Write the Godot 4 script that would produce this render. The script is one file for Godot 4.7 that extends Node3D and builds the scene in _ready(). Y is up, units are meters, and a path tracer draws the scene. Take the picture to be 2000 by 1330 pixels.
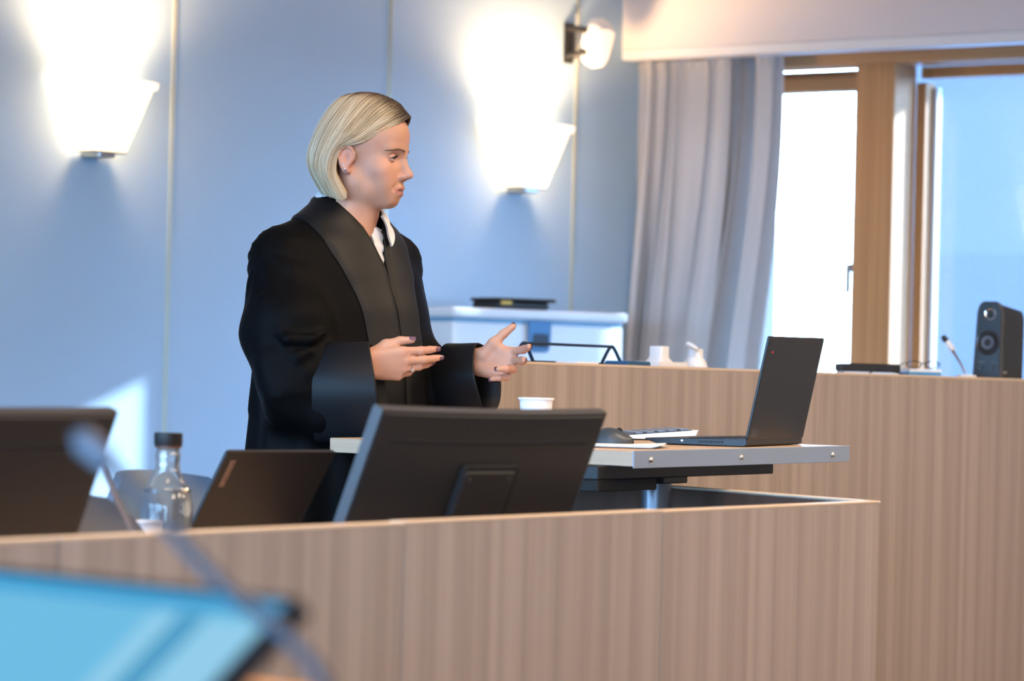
extends Node3D
# A courtroom: a woman in a black robe speaks at a raised desk, between a counsel enclosure and the judges' bench.

const FOCAL := 7000.0          # focal length in pixels of a 2000 x 1330 frame
const EYE := 1.06              # camera height
const ROLL := 0.025
var M := {}
var view := Transform3D()
var rng := RandomNumberGenerator.new()

# the two room walls in view meet at the corner; x runs along each wall to the right, z into the room
var corner := Vector3(0.387, 0, -13.465)
var back_wall_turn := atan2(0.731, 0.682)
var window_wall_turn := -atan2(0.623, 0.782)


func _ready() -> void:
	rng.seed = 11
	# --- camera
	var cam := Camera3D.new()
	cam.name = "camera"
	add_child(cam)
	cam.position = Vector3(0, EYE, 0)
	cam.rotation_order = EULER_ORDER_YXZ
	cam.rotation = Vector3(atan(90.0 / FOCAL), 0, atan(ROLL))
	cam.fov = rad_to_deg(2 * atan(665.0 / FOCAL))
	cam.near = 0.05
	cam.far = 400
	view = cam.transform
	var lens := CameraAttributesPhysical.new()
	lens.frustum_focal_length = 0.5 * 24.0 / tan(deg_to_rad(cam.fov / 2))
	lens.exposure_aperture = 5.4
	lens.frustum_focus_distance = 7.38
	lens.frustum_near = 0.05
	lens.frustum_far = 400
	cam.attributes = lens
	cam.current = true
	# --- sky, sun, exposure
	var env := Environment.new()
	var sky_mat := ProceduralSkyMaterial.new()
	sky_mat.sky_top_color = Color(0.45, 0.69, 0.96)
	sky_mat.sky_horizon_color = Color(0.66, 0.84, 1.0)
	sky_mat.sky_curve = 0.2
	sky_mat.ground_bottom_color = Color(0.5, 0.62, 0.75)
	sky_mat.ground_horizon_color = Color(0.6, 0.78, 0.95)
	sky_mat.sky_energy_multiplier = 7.2
	sky_mat.ground_energy_multiplier = 2.0
	sky_mat.sun_angle_max = 1.0
	var sky := Sky.new()
	sky.sky_material = sky_mat
	env.background_mode = Environment.BG_SKY
	env.sky = sky
	env.ambient_light_source = Environment.AMBIENT_SOURCE_SKY
	env.tonemap_mode = Environment.TONE_MAPPER_LINEAR
	env.tonemap_exposure = 0.40
	env.sdfgi_enabled = true
	env.ssao_enabled = true
	env.ssil_enabled = true
	var we := WorldEnvironment.new()
	we.name = "world_environment"
	we.environment = env
	add_child(we)
	var sun := DirectionalLight3D.new()
	sun.name = "sun"
	add_child(sun)
	var travel := Basis(Vector3.UP, window_wall_turn) * Vector3(-0.5, -0.403, 1.0).normalized()
	sun.look_at_from_position(Vector3(0, 20, 0), Vector3(0, 20, 0) + travel, Vector3.UP)
	sun.light_color = Color(0.86, 0.94, 1.0)
	sun.light_energy = 16.0
	sun.light_angular_distance = 0.6
	sun.shadow_enabled = true
	# --- the rest
	make_materials()
	build_room()
	build_window_wall()
	build_added_ceiling_lights()
	build_sconces()
	build_outside()
	build_bench()
	build_counsel_desk()
	build_standing_desk()
	build_desk_things()
	build_bench_things()
	build_back_things()
	build_foreground()
	build_person()


# ---------------------------------------------------------------- helpers
func at(u: float, v: float, d: float) -> Vector3:          # a point at distance d along the lens axis
	return view * Vector3((u - 1000.0) / FOCAL * d, (665.0 - v) / FOCAL * d, -d)

func numbered(called: String) -> String:
	if not has_node(NodePath(called)):
		return called
	var k := 1
	while has_node(NodePath("%s_%03d" % [called, k])):
		k += 1
	return "%s_%03d" % [called, k]

func thing(called: String, label: String, category: String, pos := Vector3.ZERO, turn := 0.0, group := "") -> Node3D:
	var o := Node3D.new()
	o.name = numbered(called)
	add_child(o)
	o.position = pos
	o.rotation.y = turn
	tag(o, label, category, group)
	return o

func tag(o: Node, label: String, category: String, group := "") -> void:
	o.set_meta("label", label)
	o.set_meta("category", category)
	if group:
		o.set_meta("group", group)

func begin() -> SurfaceTool:
	var st := SurfaceTool.new()
	st.begin(Mesh.PRIMITIVE_TRIANGLES)
	return st

# commits the shape as ONE mesh under parent
func part(called: String, st: SurfaceTool, m: Material, parent: Node = self, label := "") -> MeshInstance3D:
	st.generate_normals()
	return part_mesh(called, st.commit(), m, parent, label)

func part_mesh(called: String, mesh: Mesh, m: Material, parent: Node = self, label := "") -> MeshInstance3D:
	var o := MeshInstance3D.new()
	o.name = numbered(called) if parent == self else called
	o.mesh = mesh
	o.material_override = m
	if label:
		o.set_meta("label", label)
	parent.add_child(o, true)
	return o

func struct(called: String, st: SurfaceTool, m: Material, label: String, pos := Vector3.ZERO, turn := 0.0) -> MeshInstance3D:
	var o := part(called, st, m)
	o.position = pos
	o.rotation.y = turn
	o.set_meta("kind", "structure")
	tag(o, label, called.split("_")[0])
	return o

func tri(st: SurfaceTool, a: Vector3, b: Vector3, c: Vector3) -> void:
	st.add_vertex(a); st.add_vertex(b); st.add_vertex(c)

func quad(st: SurfaceTool, a: Vector3, b: Vector3, c: Vector3, d: Vector3) -> void:   # clockwise from the front
	tri(st, a, b, c); tri(st, a, c, d)

# a box with chamfered edges
func box(st: SurfaceTool, c: Vector3, size: Vector3, ch := 0.002, b := Basis.IDENTITY) -> void:
	st.set_smooth_group(-1)
	var h := size / 2
	ch = minf(ch, minf(h.x, minf(h.y, h.z)) * 0.9)
	var i := h - Vector3(ch, ch, ch)
	var face := func(n: Vector3, u: Vector3, v: Vector3) -> void:
		var o := n * absf(n.dot(h))
		var uu := u * absf(u.dot(i))
		var vv := v * absf(v.dot(i))
		quad(st, c + b * (o - uu + vv), c + b * (o + uu + vv), c + b * (o + uu - vv), c + b * (o - uu - vv))
	var X := Vector3.RIGHT
	var Y := Vector3.UP
	var Z := Vector3.BACK
	face.call(Z, X, Y); face.call(-Z, -X, Y); face.call(X, -Z, Y); face.call(-X, Z, Y); face.call(Y, X, -Z); face.call(-Y, X, Z)
	if ch <= 0.0:
		return
	for sx: float in [-1.0, 1.0]:
		for sy: float in [-1.0, 1.0]:
			var a0 := Vector3(sx * h.x, sy * i.y, -i.z); var a1 := Vector3(sx * i.x, sy * h.y, -i.z)
			var z1 := Vector3(0, 0, 2 * i.z)
			edge(st, c, b, a0, a1, a1 + z1, a0 + z1)
			var b0 := Vector3(sx * h.x, -i.y, sy * i.z); var b1 := Vector3(sx * i.x, -i.y, sy * h.z)
			var y1 := Vector3(0, 2 * i.y, 0)
			edge(st, c, b, b0, b1, b1 + y1, b0 + y1)
			var c0 := Vector3(-i.x, sx * h.y, sy * i.z); var c1 := Vector3(-i.x, sx * i.y, sy * h.z)
			var x1 := Vector3(2 * i.x, 0, 0)
			edge(st, c, b, c0, c1, c1 + x1, c0 + x1)
			for sz: float in [-1.0, 1.0]:
				var p := Vector3(sx * h.x, sy * i.y, sz * i.z); var q := Vector3(sx * i.x, sy * h.y, sz * i.z); var r := Vector3(sx * i.x, sy * i.y, sz * h.z)
				if (r - p).cross(q - p).dot(Vector3(sx, sy, sz)) > 0:
					tri(st, c + b * p, c + b * q, c + b * r)
				else:
					tri(st, c + b * p, c + b * r, c + b * q)

func edge(st: SurfaceTool, c: Vector3, b: Basis, p: Vector3, q: Vector3, r: Vector3, s: Vector3) -> void:
	if (r - p).cross(q - p).dot(p + q + r + s) > 0:
		quad(st, c + b * p, c + b * q, c + b * r, c + b * s)
	else:
		quad(st, c + b * p, c + b * s, c + b * r, c + b * q)

# a smooth grid of points; rows[i][j]
func grid(st: SurfaceTool, rows: Array, wrap := false, flip := false, group := 0) -> void:
	st.set_smooth_group(group)
	for i in rows.size() - 1:
		var a: PackedVector3Array = rows[i]
		var b: PackedVector3Array = rows[i + 1]
		var n := a.size()
		for j in (n if wrap else n - 1):
			var k := (j + 1) % n
			if flip:
				quad(st, a[j], b[j], b[k], a[k])
			else:
				quad(st, a[j], a[k], b[k], b[j])

func ring(n: int, r: float, y: float, rz := -1.0) -> PackedVector3Array:
	var out := PackedVector3Array()
	for j in n:
		var t := TAU * j / n
		out.append(Vector3(cos(t) * r, y, sin(t) * (r if rz < 0 else rz)))
	return out

# turned about y: the profile (radius, height) runs upwards on the outside; sharp bends stay sharp
func lathe(st: SurfaceTool, prof: Array, seg := 24, xf := Transform3D.IDENTITY, squash := 1.0) -> void:
	var g := 1
	for i in prof.size() - 1:
		var p: Vector2 = prof[i]
		var q: Vector2 = prof[i + 1]
		if i > 0 and absf((p - prof[i - 1]).angle_to(q - p)) > 0.6:
			g += 1
		var a := ring(seg, p.x, p.y, p.x * squash)
		var b := ring(seg, q.x, q.y, q.x * squash)
		st.set_smooth_group(g)
		for j in seg:
			var k := (j + 1) % seg
			if p.x < 1e-6:
				tri(st, xf * a[j], xf * b[j], xf * b[k])
			elif q.x < 1e-6:
				tri(st, xf * a[j], xf * b[j], xf * a[k])
			else:
				quad(st, xf * a[j], xf * b[j], xf * b[k], xf * a[k])

# a round bar through points, radius per point, closed ends
func tube(st: SurfaceTool, pts: Array, radii, seg := 10) -> void:
	var rows := []
	var side := Vector3.ZERO
	for i in pts.size():
		var p: Vector3 = pts[i]
		var t: Vector3 = (pts[mini(i + 1, pts.size() - 1)] - pts[maxi(i - 1, 0)]).normalized()
		if i == 0:
			side = t.cross(Vector3.UP if absf(t.y) < 0.9 else Vector3.RIGHT).normalized()
		side = (side - t * side.dot(t)).normalized()
		var up := t.cross(side)
		var r: float = radii[i] if radii is Array else radii
		var row := PackedVector3Array()
		for j in seg:
			var a := TAU * j / seg
			row.append(p + (side * cos(a) + up * sin(a)) * r)
		rows.append(row)
	grid(st, rows, true, true, 1)
	st.set_smooth_group(-1)
	for e in [0, rows.size() - 1]:
		var row: PackedVector3Array = rows[e]
		for j in range(1, seg - 1):
			if e == 0:
				tri(st, row[0], row[j], row[j + 1])
			else:
				tri(st, row[0], row[j + 1], row[j])

func curve(keys: Array, steps := 8) -> Array:              # smooth points through the keys
	var out := []
	var n := keys.size()
	for i in n - 1:
		for k in steps:
			out.append(keys[i].cubic_interpolate(keys[i + 1], keys[maxi(i - 1, 0)], keys[mini(i + 2, n - 1)], float(k) / steps))
	out.append(keys[n - 1])
	return out

func rounded(w: float, h: float, r: float, seg := 5) -> PackedVector2Array:   # counterclockwise
	var out := PackedVector2Array()
	for q in 4:
		var c := Vector2((w / 2 - r) * [1, -1, -1, 1][q], (h / 2 - r) * [1, 1, -1, -1][q])
		for k in seg + 1:
			out.append(c + Vector2.from_angle(PI / 2 * (q + float(k) / seg)) * r)
	return out

# a plate: the outline in x, y (counterclockwise) drawn out along z from z0 to z1, chamfered rims
func plate(st: SurfaceTool, poly: PackedVector2Array, z0: float, z1: float, xf := Transform3D.IDENTITY, ch := 0.001, taper := 1.0) -> void:
	var n := poly.size()
	var inner := PackedVector2Array()
	for i in n:
		var e0 := (poly[i] - poly[(i + n - 1) % n]).normalized()
		var e1 := (poly[(i + 1) % n] - poly[i]).normalized()
		var nn := (e0.orthogonal() + e1.orthogonal()).normalized()      # outward for this winding is -orthogonal
		var s := 1.0 / maxf(0.4, nn.dot(e0.orthogonal()))
		var out_dir := nn * s
		if out_dir.dot(Vector2(e0.y, -e0.x)) > 0:
			out_dir = -out_dir
		inner.append(poly[i] + out_dir * ch)
	var rows := []
	for lv in [[inner, z1], [poly, z1 - ch], [poly, z0 + ch], [inner, z0]]:
		var row := PackedVector3Array()
		for p: Vector2 in lv[0]:
			row.append(xf * Vector3(p.x * (taper if lv[1] < (z0 + z1) / 2 else 1.0), p.y * (taper if lv[1] < (z0 + z1) / 2 else 1.0), lv[1]))
		rows.append(row)
	for k in 3:
		st.set_smooth_group(-1)
		for i in n:
			var j := (i + 1) % n
			quad(st, rows[k][i], rows[k][j], rows[k + 1][j], rows[k + 1][i])
	var tris := Geometry2D.triangulate_polygon(inner)
	for t in range(0, tris.size(), 3):
		var a := tris[t]; var b := tris[t + 1]; var c := tris[t + 2]
		if (inner[b] - inner[a]).cross(inner[c] - inner[a]) > 0:
			var s := b; b = c; c = s
		tri(st, rows[0][a], rows[0][b], rows[0][c])
		tri(st, rows[3][a], rows[3][c], rows[3][b])

func turned(x: float, y: float, z: float) -> Basis:         # degrees
	return Basis.from_euler(Vector3(deg_to_rad(x), deg_to_rad(y), deg_to_rad(z)))

func xform(pos: Vector3, b := Basis.IDENTITY) -> Transform3D:
	return Transform3D(b, pos)

# a basis whose y runs along dir
func along(dir: Vector3, hint := Vector3.BACK) -> Basis:
	var y := dir.normalized()
	var x := y.cross(hint).normalized()
	return Basis(x, y, x.cross(y))


# ---------------------------------------------------------------- materials
func plain(c: Color, rough := 0.6, metal := 0.0) -> StandardMaterial3D:
	var m := StandardMaterial3D.new()
	m.albedo_color = c
	m.roughness = rough
	m.metallic = metal
	m.cull_mode = BaseMaterial3D.CULL_DISABLED
	return m

func triplanar(m: StandardMaterial3D, s: Vector3) -> void:
	m.uv1_triplanar = true
	m.uv1_scale = s
	m.uv1_triplanar_sharpness = 8.0

func fine_noise(freq: float, bump := false, strength := 2.0, ramp: Gradient = null) -> NoiseTexture2D:
	var n := FastNoiseLite.new()
	n.seed = 3
	n.frequency = freq
	n.fractal_octaves = 4
	var t := NoiseTexture2D.new()
	t.width = 512
	t.height = 512
	t.seamless = true
	t.noise = n
	t.as_normal_map = bump
	t.bump_strength = strength
	if ramp:
		t.color_ramp = ramp
	return t

func two_tone(a: Color, b: Color) -> Gradient:
	var g := Gradient.new()
	g.set_color(0, a)
	g.set_color(1, b)
	return g

# straight-grained laminate: streaks along v (or along u), seamless across the grain
func grain_image(stops: Array, lying: bool, sd: int, streak := 1.0) -> ImageTexture:
	var w := 768
	var h := 256
	var n := FastNoiseLite.new()
	n.seed = sd
	n.frequency = 1.0
	n.fractal_octaves = 1
	var im := Image.create(h if lying else w, w if lying else h, true, Image.FORMAT_RGB8)
	var g := Gradient.new()
	g.offsets = PackedFloat32Array([0.0, 0.35, 0.65, 1.0])
	g.colors = PackedColorArray(stops)
	for x in w:
		var a := TAU * x / w
		var c := Vector2(cos(a), sin(a))
		for y in h:
			var b := TAU * y / h
			var wob := sin(b + 3.0 * c.x) * 0.3
			var v := 0.50 * n.get_noise_3d(c.x * 3.0, c.y * 3.0, wob * 0.6)
			v += 0.22 * n.get_noise_3d(c.x * 11.0 + 9, c.y * 11.0, wob * 0.8 + 4.0)
			v += 0.13 * n.get_noise_3d(c.x * 34.0, c.y * 34.0 + 7, cos(b) * 0.5 + 8.0)
			v += 0.17 * n.get_noise_3d(c.x * 90.0, c.y * 90.0, sin(b) * 1.2 + 13.0)
			var col := g.sample(clampf(0.5 + v * 0.58 * streak, 0, 1))
			if lying:
				im.set_pixel(y, x, col)
			else:
				im.set_pixel(x, y, col)
	im.generate_mipmaps()
	return ImageTexture.create_from_image(im)

func srgb(r: int, g: int, b: int) -> Color:
	return Color(r / 255.0, g / 255.0, b / 255.0)

func make_materials() -> void:
	var ash := [srgb(152, 135, 122), srgb(166, 149, 135), srgb(180, 163, 149), srgb(196, 181, 168)]
	M.ash = plain(Color.WHITE, 0.42)
	M.ash.albedo_texture = grain_image(ash, false, 5)
	triplanar(M.ash, Vector3(1.1, 0.5, 1.1))
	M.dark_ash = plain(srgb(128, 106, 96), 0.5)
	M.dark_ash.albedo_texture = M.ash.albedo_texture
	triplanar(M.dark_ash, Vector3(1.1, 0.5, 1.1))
	M.ash_lying = plain(Color.WHITE, 0.42)
	M.ash_lying.albedo_texture = grain_image([srgb(170, 142, 114), srgb(190, 162, 134), srgb(202, 175, 147), srgb(214, 189, 163)], true, 6, 0.8)
	triplanar(M.ash_lying, Vector3(0.9, 3.0, 0.9))
	M.band = plain(srgb(222, 198, 170), 0.45)
	M.pine = plain(Color.WHITE, 0.45)
	M.pine.albedo_texture = grain_image([srgb(150, 98, 52), srgb(178, 124, 74), srgb(194, 140, 88), srgb(206, 156, 104)], false, 9, 0.8)
	triplanar(M.pine, Vector3(3.0, 0.6, 3.0))
	M.pine_lying = plain(Color.WHITE, 0.45)
	M.pine_lying.albedo_texture = grain_image([srgb(150, 98, 52), srgb(178, 124, 74), srgb(194, 140, 88), srgb(206, 156, 104)], true, 10, 0.8)
	triplanar(M.pine_lying, Vector3(0.6, 3.0, 0.6))
	M.wall = plain(srgb(174, 203, 228), 0.85)
	M.wall.normal_enabled = true
	M.wall.normal_texture = fine_noise(0.2, true, 1.0)
	M.wall.normal_scale = 0.25
	triplanar(M.wall, Vector3(3, 3, 3))
	M.plaster = plain(srgb(226, 222, 224), 0.9)
	M.ceiling = plain(srgb(232, 230, 226), 0.95)
	M.carpet = plain(srgb(96, 100, 108), 0.95)
	M.carpet.albedo_texture = fine_noise(0.3, false, 1, two_tone(Color(0.75, 0.75, 0.75), Color.WHITE))
	triplanar(M.carpet, Vector3(2, 2, 2))
	M.joint = plain(srgb(206, 214, 206), 0.4, 0.3)
	M.gap = plain(srgb(62, 72, 70), 0.8)
	M.steel = plain(srgb(176, 180, 184), 0.28, 0.9)
	M.column = plain(srgb(112, 118, 126), 0.35, 0.8)
	M.alu = plain(srgb(150, 166, 186), 0.45, 0.35)
	M.black = plain(srgb(22, 22, 24), 0.5)
	M.black_matt = plain(srgb(16, 16, 17), 0.75)
	M.monitor = plain(srgb(25, 25, 26), 0.48)
	M.monitor_edge = plain(srgb(46, 46, 49), 0.4)
	M.screen_off = plain(srgb(8, 9, 11), 0.12)
	M.laptop = plain(srgb(33, 31, 33), 0.42, 0.2)
	M.laptop_black = plain(srgb(10, 14, 21), 0.42)
	M.white = plain(srgb(236, 238, 240), 0.45)
	M.paper = plain(srgb(240, 241, 243), 0.8)
	M.gloss_black = plain(srgb(9, 10, 12), 0.12)
	M.gloss_black.clearcoat_enabled = true
	M.cabinet = plain(srgb(226, 231, 236), 0.5)
	M.chrome = plain(srgb(225, 225, 228), 0.12, 1.0)
	M.rubber = plain(srgb(30, 31, 33), 0.9)
	M.curtain = plain(srgb(188, 189, 192), 0.95)
	M.curtain.backlight_enabled = true
	M.curtain.backlight = Color(0.10, 0.10, 0.11)
	M.sheer = plain(srgb(238, 242, 246), 0.9)
	M.sheer.backlight_enabled = true
	M.sheer.backlight = Color(0.75, 0.8, 0.85)
	M.blind = plain(srgb(222, 216, 206), 0.9)  # cloth of the added blinds that diffuse sunlight into the room
	M.blind.backlight_enabled = true
	M.blind.backlight = Color(0.26, 0.24, 0.21)
	M.pane = plain(Color(0.85, 0.95, 1.0, 0.06), 0.02)
	M.pane.transparency = BaseMaterial3D.TRANSPARENCY_ALPHA
	M.shade = plain(srgb(255, 250, 240), 0.35)
	M.shade.emission_enabled = true
	M.shade.emission = Color(1.0, 0.88, 0.72)
	M.shade.emission_energy_multiplier = 4.0
	M.bulb = plain(srgb(255, 250, 240), 0.35)
	M.bulb.emission_enabled = true
	M.bulb.emission = Color(1.0, 0.86, 0.68)
	M.bulb.emission_energy_multiplier = 6.0
	M.panel_light = plain(srgb(255, 252, 246), 0.5)
	M.panel_light.emission_enabled = true
	M.panel_light.emission = Color(1.0, 0.9, 0.78)
	M.panel_light.emission_energy_multiplier = 2.0


# ---------------------------------------------------------------- the room
func build_room() -> void:
	var deep := 13.5      # how far the window wall runs from the corner
	var wide := 13.0      # how far the back wall runs
	var bt := Basis(Vector3.UP, back_wall_turn)
	var wt := Basis(Vector3.UP, window_wall_turn)
	var a := corner + wt * Vector3(deep, 0, 0)
	var b := corner + bt * Vector3(-wide, 0, 0)
	var mid := (a + b) / 2
	var st := begin()
	box(st, Vector3(0, -0.1, 0), Vector3(19, 0.2, 19), 0.0)
	struct("floor", st, M.carpet, "dark grey carpet floor of the courtroom", Vector3(mid.x, 0, mid.z), window_wall_turn)
	st = begin()
	box(st, Vector3(0, 3.3, 0), Vector3(19, 0.2, 19), 0.0)
	struct("ceiling", st, M.ceiling, "white ceiling above the courtroom", Vector3(mid.x, 0, mid.z), window_wall_turn)
	# back wall: a base wall behind metre-wide panels with metal joints
	st = begin()
	box(st, Vector3(-wide / 2 + 0.3, 1.6, -0.14), Vector3(wide + 1.4, 3.2, 0.2), 0.0)
	var wall := struct("wall_back", st, M.gap, "pale panelled wall behind the speaker with slim vertical joints", corner, back_wall_turn)
	var joints := [0.55, -0.255, -1.235, -2.24, -3.245, -4.25, -5.25, -6.25, -7.25, -8.25, -9.25, -10.25, -11.25, -12.25, -13.2]
	for i in joints.size() - 1:
		var x1: float = joints[i] - 0.007
		var x0: float = joints[i + 1] + 0.007
		st = begin()
		box(st, Vector3((x0 + x1) / 2, 1.62, -0.018), Vector3(x1 - x0, 3.16, 0.036), 0.002)
		part("panel", st, M.wall, wall)
	for i in range(1, joints.size() - 1):
		st = begin()
		for s: float in [-1.0, 1.0]:
			box(st, Vector3(joints[i] + s * 0.0058, 1.62, -0.012), Vector3(0.0055, 3.16, 0.034), 0.001)
		part("joint_strip", st, M.joint, wall)
	st = begin()
	box(st, Vector3(-wide / 2, 0.04, 0.006), Vector3(wide, 0.08, 0.014), 0.002)
	part("skirting", st, M.alu, wall)
	# the walls behind the camera
	st = begin()
	box(st, Vector3(-wide / 2, 1.6, 0.1), Vector3(wide + 1.0, 3.2, 0.2), 0.0)
	struct("wall_right", st, M.plaster, "plain plaster wall at the right end of the room", a, back_wall_turn)
	# opposite wall, unseen; its windows are added to let in blue sky light
	st = begin()
	var wl := deep + 1.0
	box(st, Vector3(deep / 2, 0.45, 0.1), Vector3(wl, 0.9, 0.2), 0.0)
	box(st, Vector3(deep / 2, 2.85, 0.1), Vector3(wl, 0.7, 0.2), 0.0)
	var edges := [-0.5, 0.8, 3.8, 4.8, 7.8, 8.8, 11.8, 14.0]
	for k in range(0, 8, 2):
		var x0: float = edges[k]
		var x1: float = edges[k + 1]
		box(st, Vector3((x0 + x1) / 2, 1.7, 0.1), Vector3(x1 - x0, 1.6, 0.2), 0.0)
	struct("wall_left", st, M.plaster, "plaster wall opposite the curtains with three wide windows added for sky light", b, window_wall_turn)
	for k in range(1, 7, 2):
		st = begin()
		box(st, Vector3((edges[k] + edges[k + 1]) / 2, 1.7, 0.1), Vector3(edges[k + 1] - edges[k], 1.6, 0.008), 0.0)
		struct("window_%d" % (4 + (k - 1) / 2), st, M.pane, "unseen wide window pane added in the opposite wall for blue sky light", b, window_wall_turn)


func build_window_wall() -> void:
	# local x along the wall from the corner, z = 0 the face of the lowered ceiling box
	var deep := 13.5
	var st := begin()
	box(st, Vector3(deep / 2, 2.74, -0.325), Vector3(deep + 0.9, 0.92, 0.25), 0.0)             # above the openings
	box(st, Vector3(deep / 2, 0.14, -0.325), Vector3(deep + 0.9, 0.28, 0.25), 0.0)             # below
	box(st, Vector3(-0.06, 1.6, -0.325), Vector3(0.5, 3.2, 0.25), 0.0)
	var piers := [[2.32, 3.0], [5.6, 6.0], [8.6, 9.0], [11.6, 14.0]]
	for p in piers:
		box(st, Vector3((p[0] + p[1]) / 2, 1.6, -0.325), Vector3(p[1] - p[0], 3.2, 0.25), 0.0)
	struct("wall_window", st, M.plaster, "white wall with tall timber framed windows", corner, window_wall_turn)
	st = begin()
	box(st, Vector3(deep / 2 - 0.3, 2.77, -0.09), Vector3(deep + 1.4, 0.87, 0.18), 0.003)
	struct("trim_1", st, M.plaster, "lowered white ceiling box above the curtain and windows", corner, window_wall_turn)
	st = begin()
	box(st, Vector3(deep / 2 - 0.2, 2.316, -0.04), Vector3(deep + 0.8, 0.038, 0.075), 0.004)
	box(st, Vector3(deep / 2 - 0.2, 2.316, -0.10), Vector3(deep + 0.8, 0.034, 0.02), 0.002)
	var rail := part("curtain_rail", st, M.white)
	rail.position = corner
	rail.rotation.y = window_wall_turn
	tag(rail, "white curtain rail along the underside of the ceiling box", "curtain rail")
	# timber frame around both openings in view
	var f := thing("window_1", "timber window frame with clear glass half behind the grey curtain", "window", corner, window_wall_turn)
	f.set_meta("kind", "structure")
	st = begin(); box(st, Vector3(1.25, 2.30, -0.262), Vector3(2.14, 0.075, 0.145), 0.004); part("head_beam", st, M.pine_lying, f)
	st = begin(); box(st, Vector3(1.002, 1.27, -0.275), Vector3(0.165, 1.99, 0.15), 0.004); part("post", st, M.pine, f)
	st = begin(); box(st, Vector3(0.22, 1.27, -0.275), Vector3(0.08, 1.99, 0.15), 0.004); part("post", st, M.pine, f)
	st = begin(); box(st, Vector3(0.59, 2.212, -0.38), Vector3(0.66, 0.056, 0.06), 0.004); part("top_rail", st, M.pine_lying, f)
	st = begin(); box(st, Vector3(0.59, 2.25, -0.405), Vector3(0.66, 0.03, 0.05), 0.002); part("top_rail", st, M.pine_lying, f)
	st = begin(); box(st, Vector3(0.865, 1.24, -0.385), Vector3(0.11, 1.93, 0.05), 0.004); part("stile", st, M.pine, f)
	st = begin(); box(st, Vector3(0.59, 0.30, -0.385), Vector3(0.66, 0.07, 0.05), 0.004); part("bottom_rail", st, M.pine_lying, f)
	st = begin(); box(st, Vector3(0.53, 1.25, -0.39), Vector3(0.57, 1.88, 0.012), 0.0); part("pane", st, M.pane, f)
	st = begin()
	box(st, Vector3(0.815, 1.49, -0.335), Vector3(0.02, 0.11, 0.016), 0.004)
	box(st, Vector3(0.822, 1.53, -0.352), Vector3(0.03, 0.03, 0.02), 0.004)
	part("handle", st, M.steel, f)
	f = thing("window_2", "wide timber window of clear glass behind the black loudspeaker", "window", corner, window_wall_turn)
	f.set_meta("kind", "structure")
	st = begin(); box(st, Vector3(1.103, 1.24, -0.385), Vector3(0.042, 1.93, 0.07), 0.003); part("stile", st, M.pine, f)
	st = begin(); box(st, Vector3(2.28, 1.24, -0.385), Vector3(0.06, 1.93, 0.07), 0.003); part("stile", st, M.pine, f)
	st = begin(); box(st, Vector3(1.70, 2.241, -0.385), Vector3(1.2, 0.042, 0.07), 0.003); part("top_rail", st, M.pine_lying, f)
	st = begin(); box(st, Vector3(1.70, 0.30, -0.385), Vector3(1.2, 0.06, 0.07), 0.003); part("bottom_rail", st, M.pine_lying, f)
	st = begin(); box(st, Vector3(1.135, 1.24, -0.415), Vector3(0.016, 1.9, 0.03), 0.002); part("glazing_bead", st, M.white, f)
	st = begin(); box(st, Vector3(1.69, 1.26, -0.42), Vector3(1.14, 1.93, 0.012), 0.0); part("pane", st, M.pane, f)
	# unseen windows further along, added for fill; blinds stop and spread the sun
	var spans := [[3.0, 5.6], [6.0, 8.6], [9.0, 11.6]]
	for k in 3:
		f = thing("window_%d" % (7 + k), "unseen added window along the right wall, its pale blind spreading the sun", "window", corner, window_wall_turn)
		f.set_meta("kind", "structure")
		var x0: float = spans[k][0]
		var x1: float = spans[k][1]
		st = begin(); box(st, Vector3((x0 + x1) / 2, 1.28, -0.40), Vector3(x1 - x0, 2.0, 0.012), 0.0); part("pane", st, M.pane, f)
		st = begin(); box(st, Vector3((x0 + x1) / 2, 1.28, -0.30), Vector3(x1 - x0, 2.0, 0.004), 0.0); part("blind", st, M.blind, f)
	build_curtain()


func build_curtain() -> void:
	var o := thing("curtain", "long grey pleated curtain drawn aside left of the window", "curtain", corner, window_wall_turn)
	var n := 200
	var rows := []
	for i in 37:
		var h := i / 36.0                                  # 0 at the rail, 1 at the floor
		var y := lerpf(2.282, 0.03, h)
		var row := PackedVector3Array()
		var down := smoothstep(0.0, 0.55, h)
		var left := lerpf(-0.135, -0.225, smoothstep(0, 0.8, h))
		var right := lerpf(0.672, 0.535, smoothstep(0.05, 0.75, h))
		for j in n:
			var u := j / (n - 1.0)
			var ph := u * 9.0 + 0.35 * sin(u * 17.0) + 0.18 * sin(u * 31.0 + 1.0) + 0.12 * sin(h * 2.2 + u * 6.0)
			var wave := sin(TAU * ph)
			wave = signf(wave) * pow(absf(wave), 0.75)
			var amp := lerpf(0.022, 0.058, down) * (0.75 + 0.35 * sin(u * 23.0 + 2.0))
			var small := 0.008 * sin(TAU * ph * 2.3 + h * 3.0) * (1.0 - down) + 0.006 * sin(TAU * ph * 2.0 + 0.6)
			var x := lerpf(left, right, u) + 0.018 * sin(TAU * ph * 0.5 + 1.2) * down + 0.014 * cos(TAU * ph)
			row.append(Vector3(x, y, -0.085 + wave * amp + small))
		rows.append(row)
	var st := begin()
	grid(st, rows)
	part("cloth", st, M.curtain, o)
	st = begin()
	var top := []
	for i in 5:
		var row := PackedVector3Array()
		for j in n:
			var u := j / (n - 1.0)
			var p: Vector3 = rows[0][j]
			row.append(p + Vector3(0, -0.014 + i * 0.0065, 0.004 + 0.002 * sin(u * 160.0)))
		top.append(row)
	grid(st, top, false, true)
	part("heading_tape", st, M.curtain, o)


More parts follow.
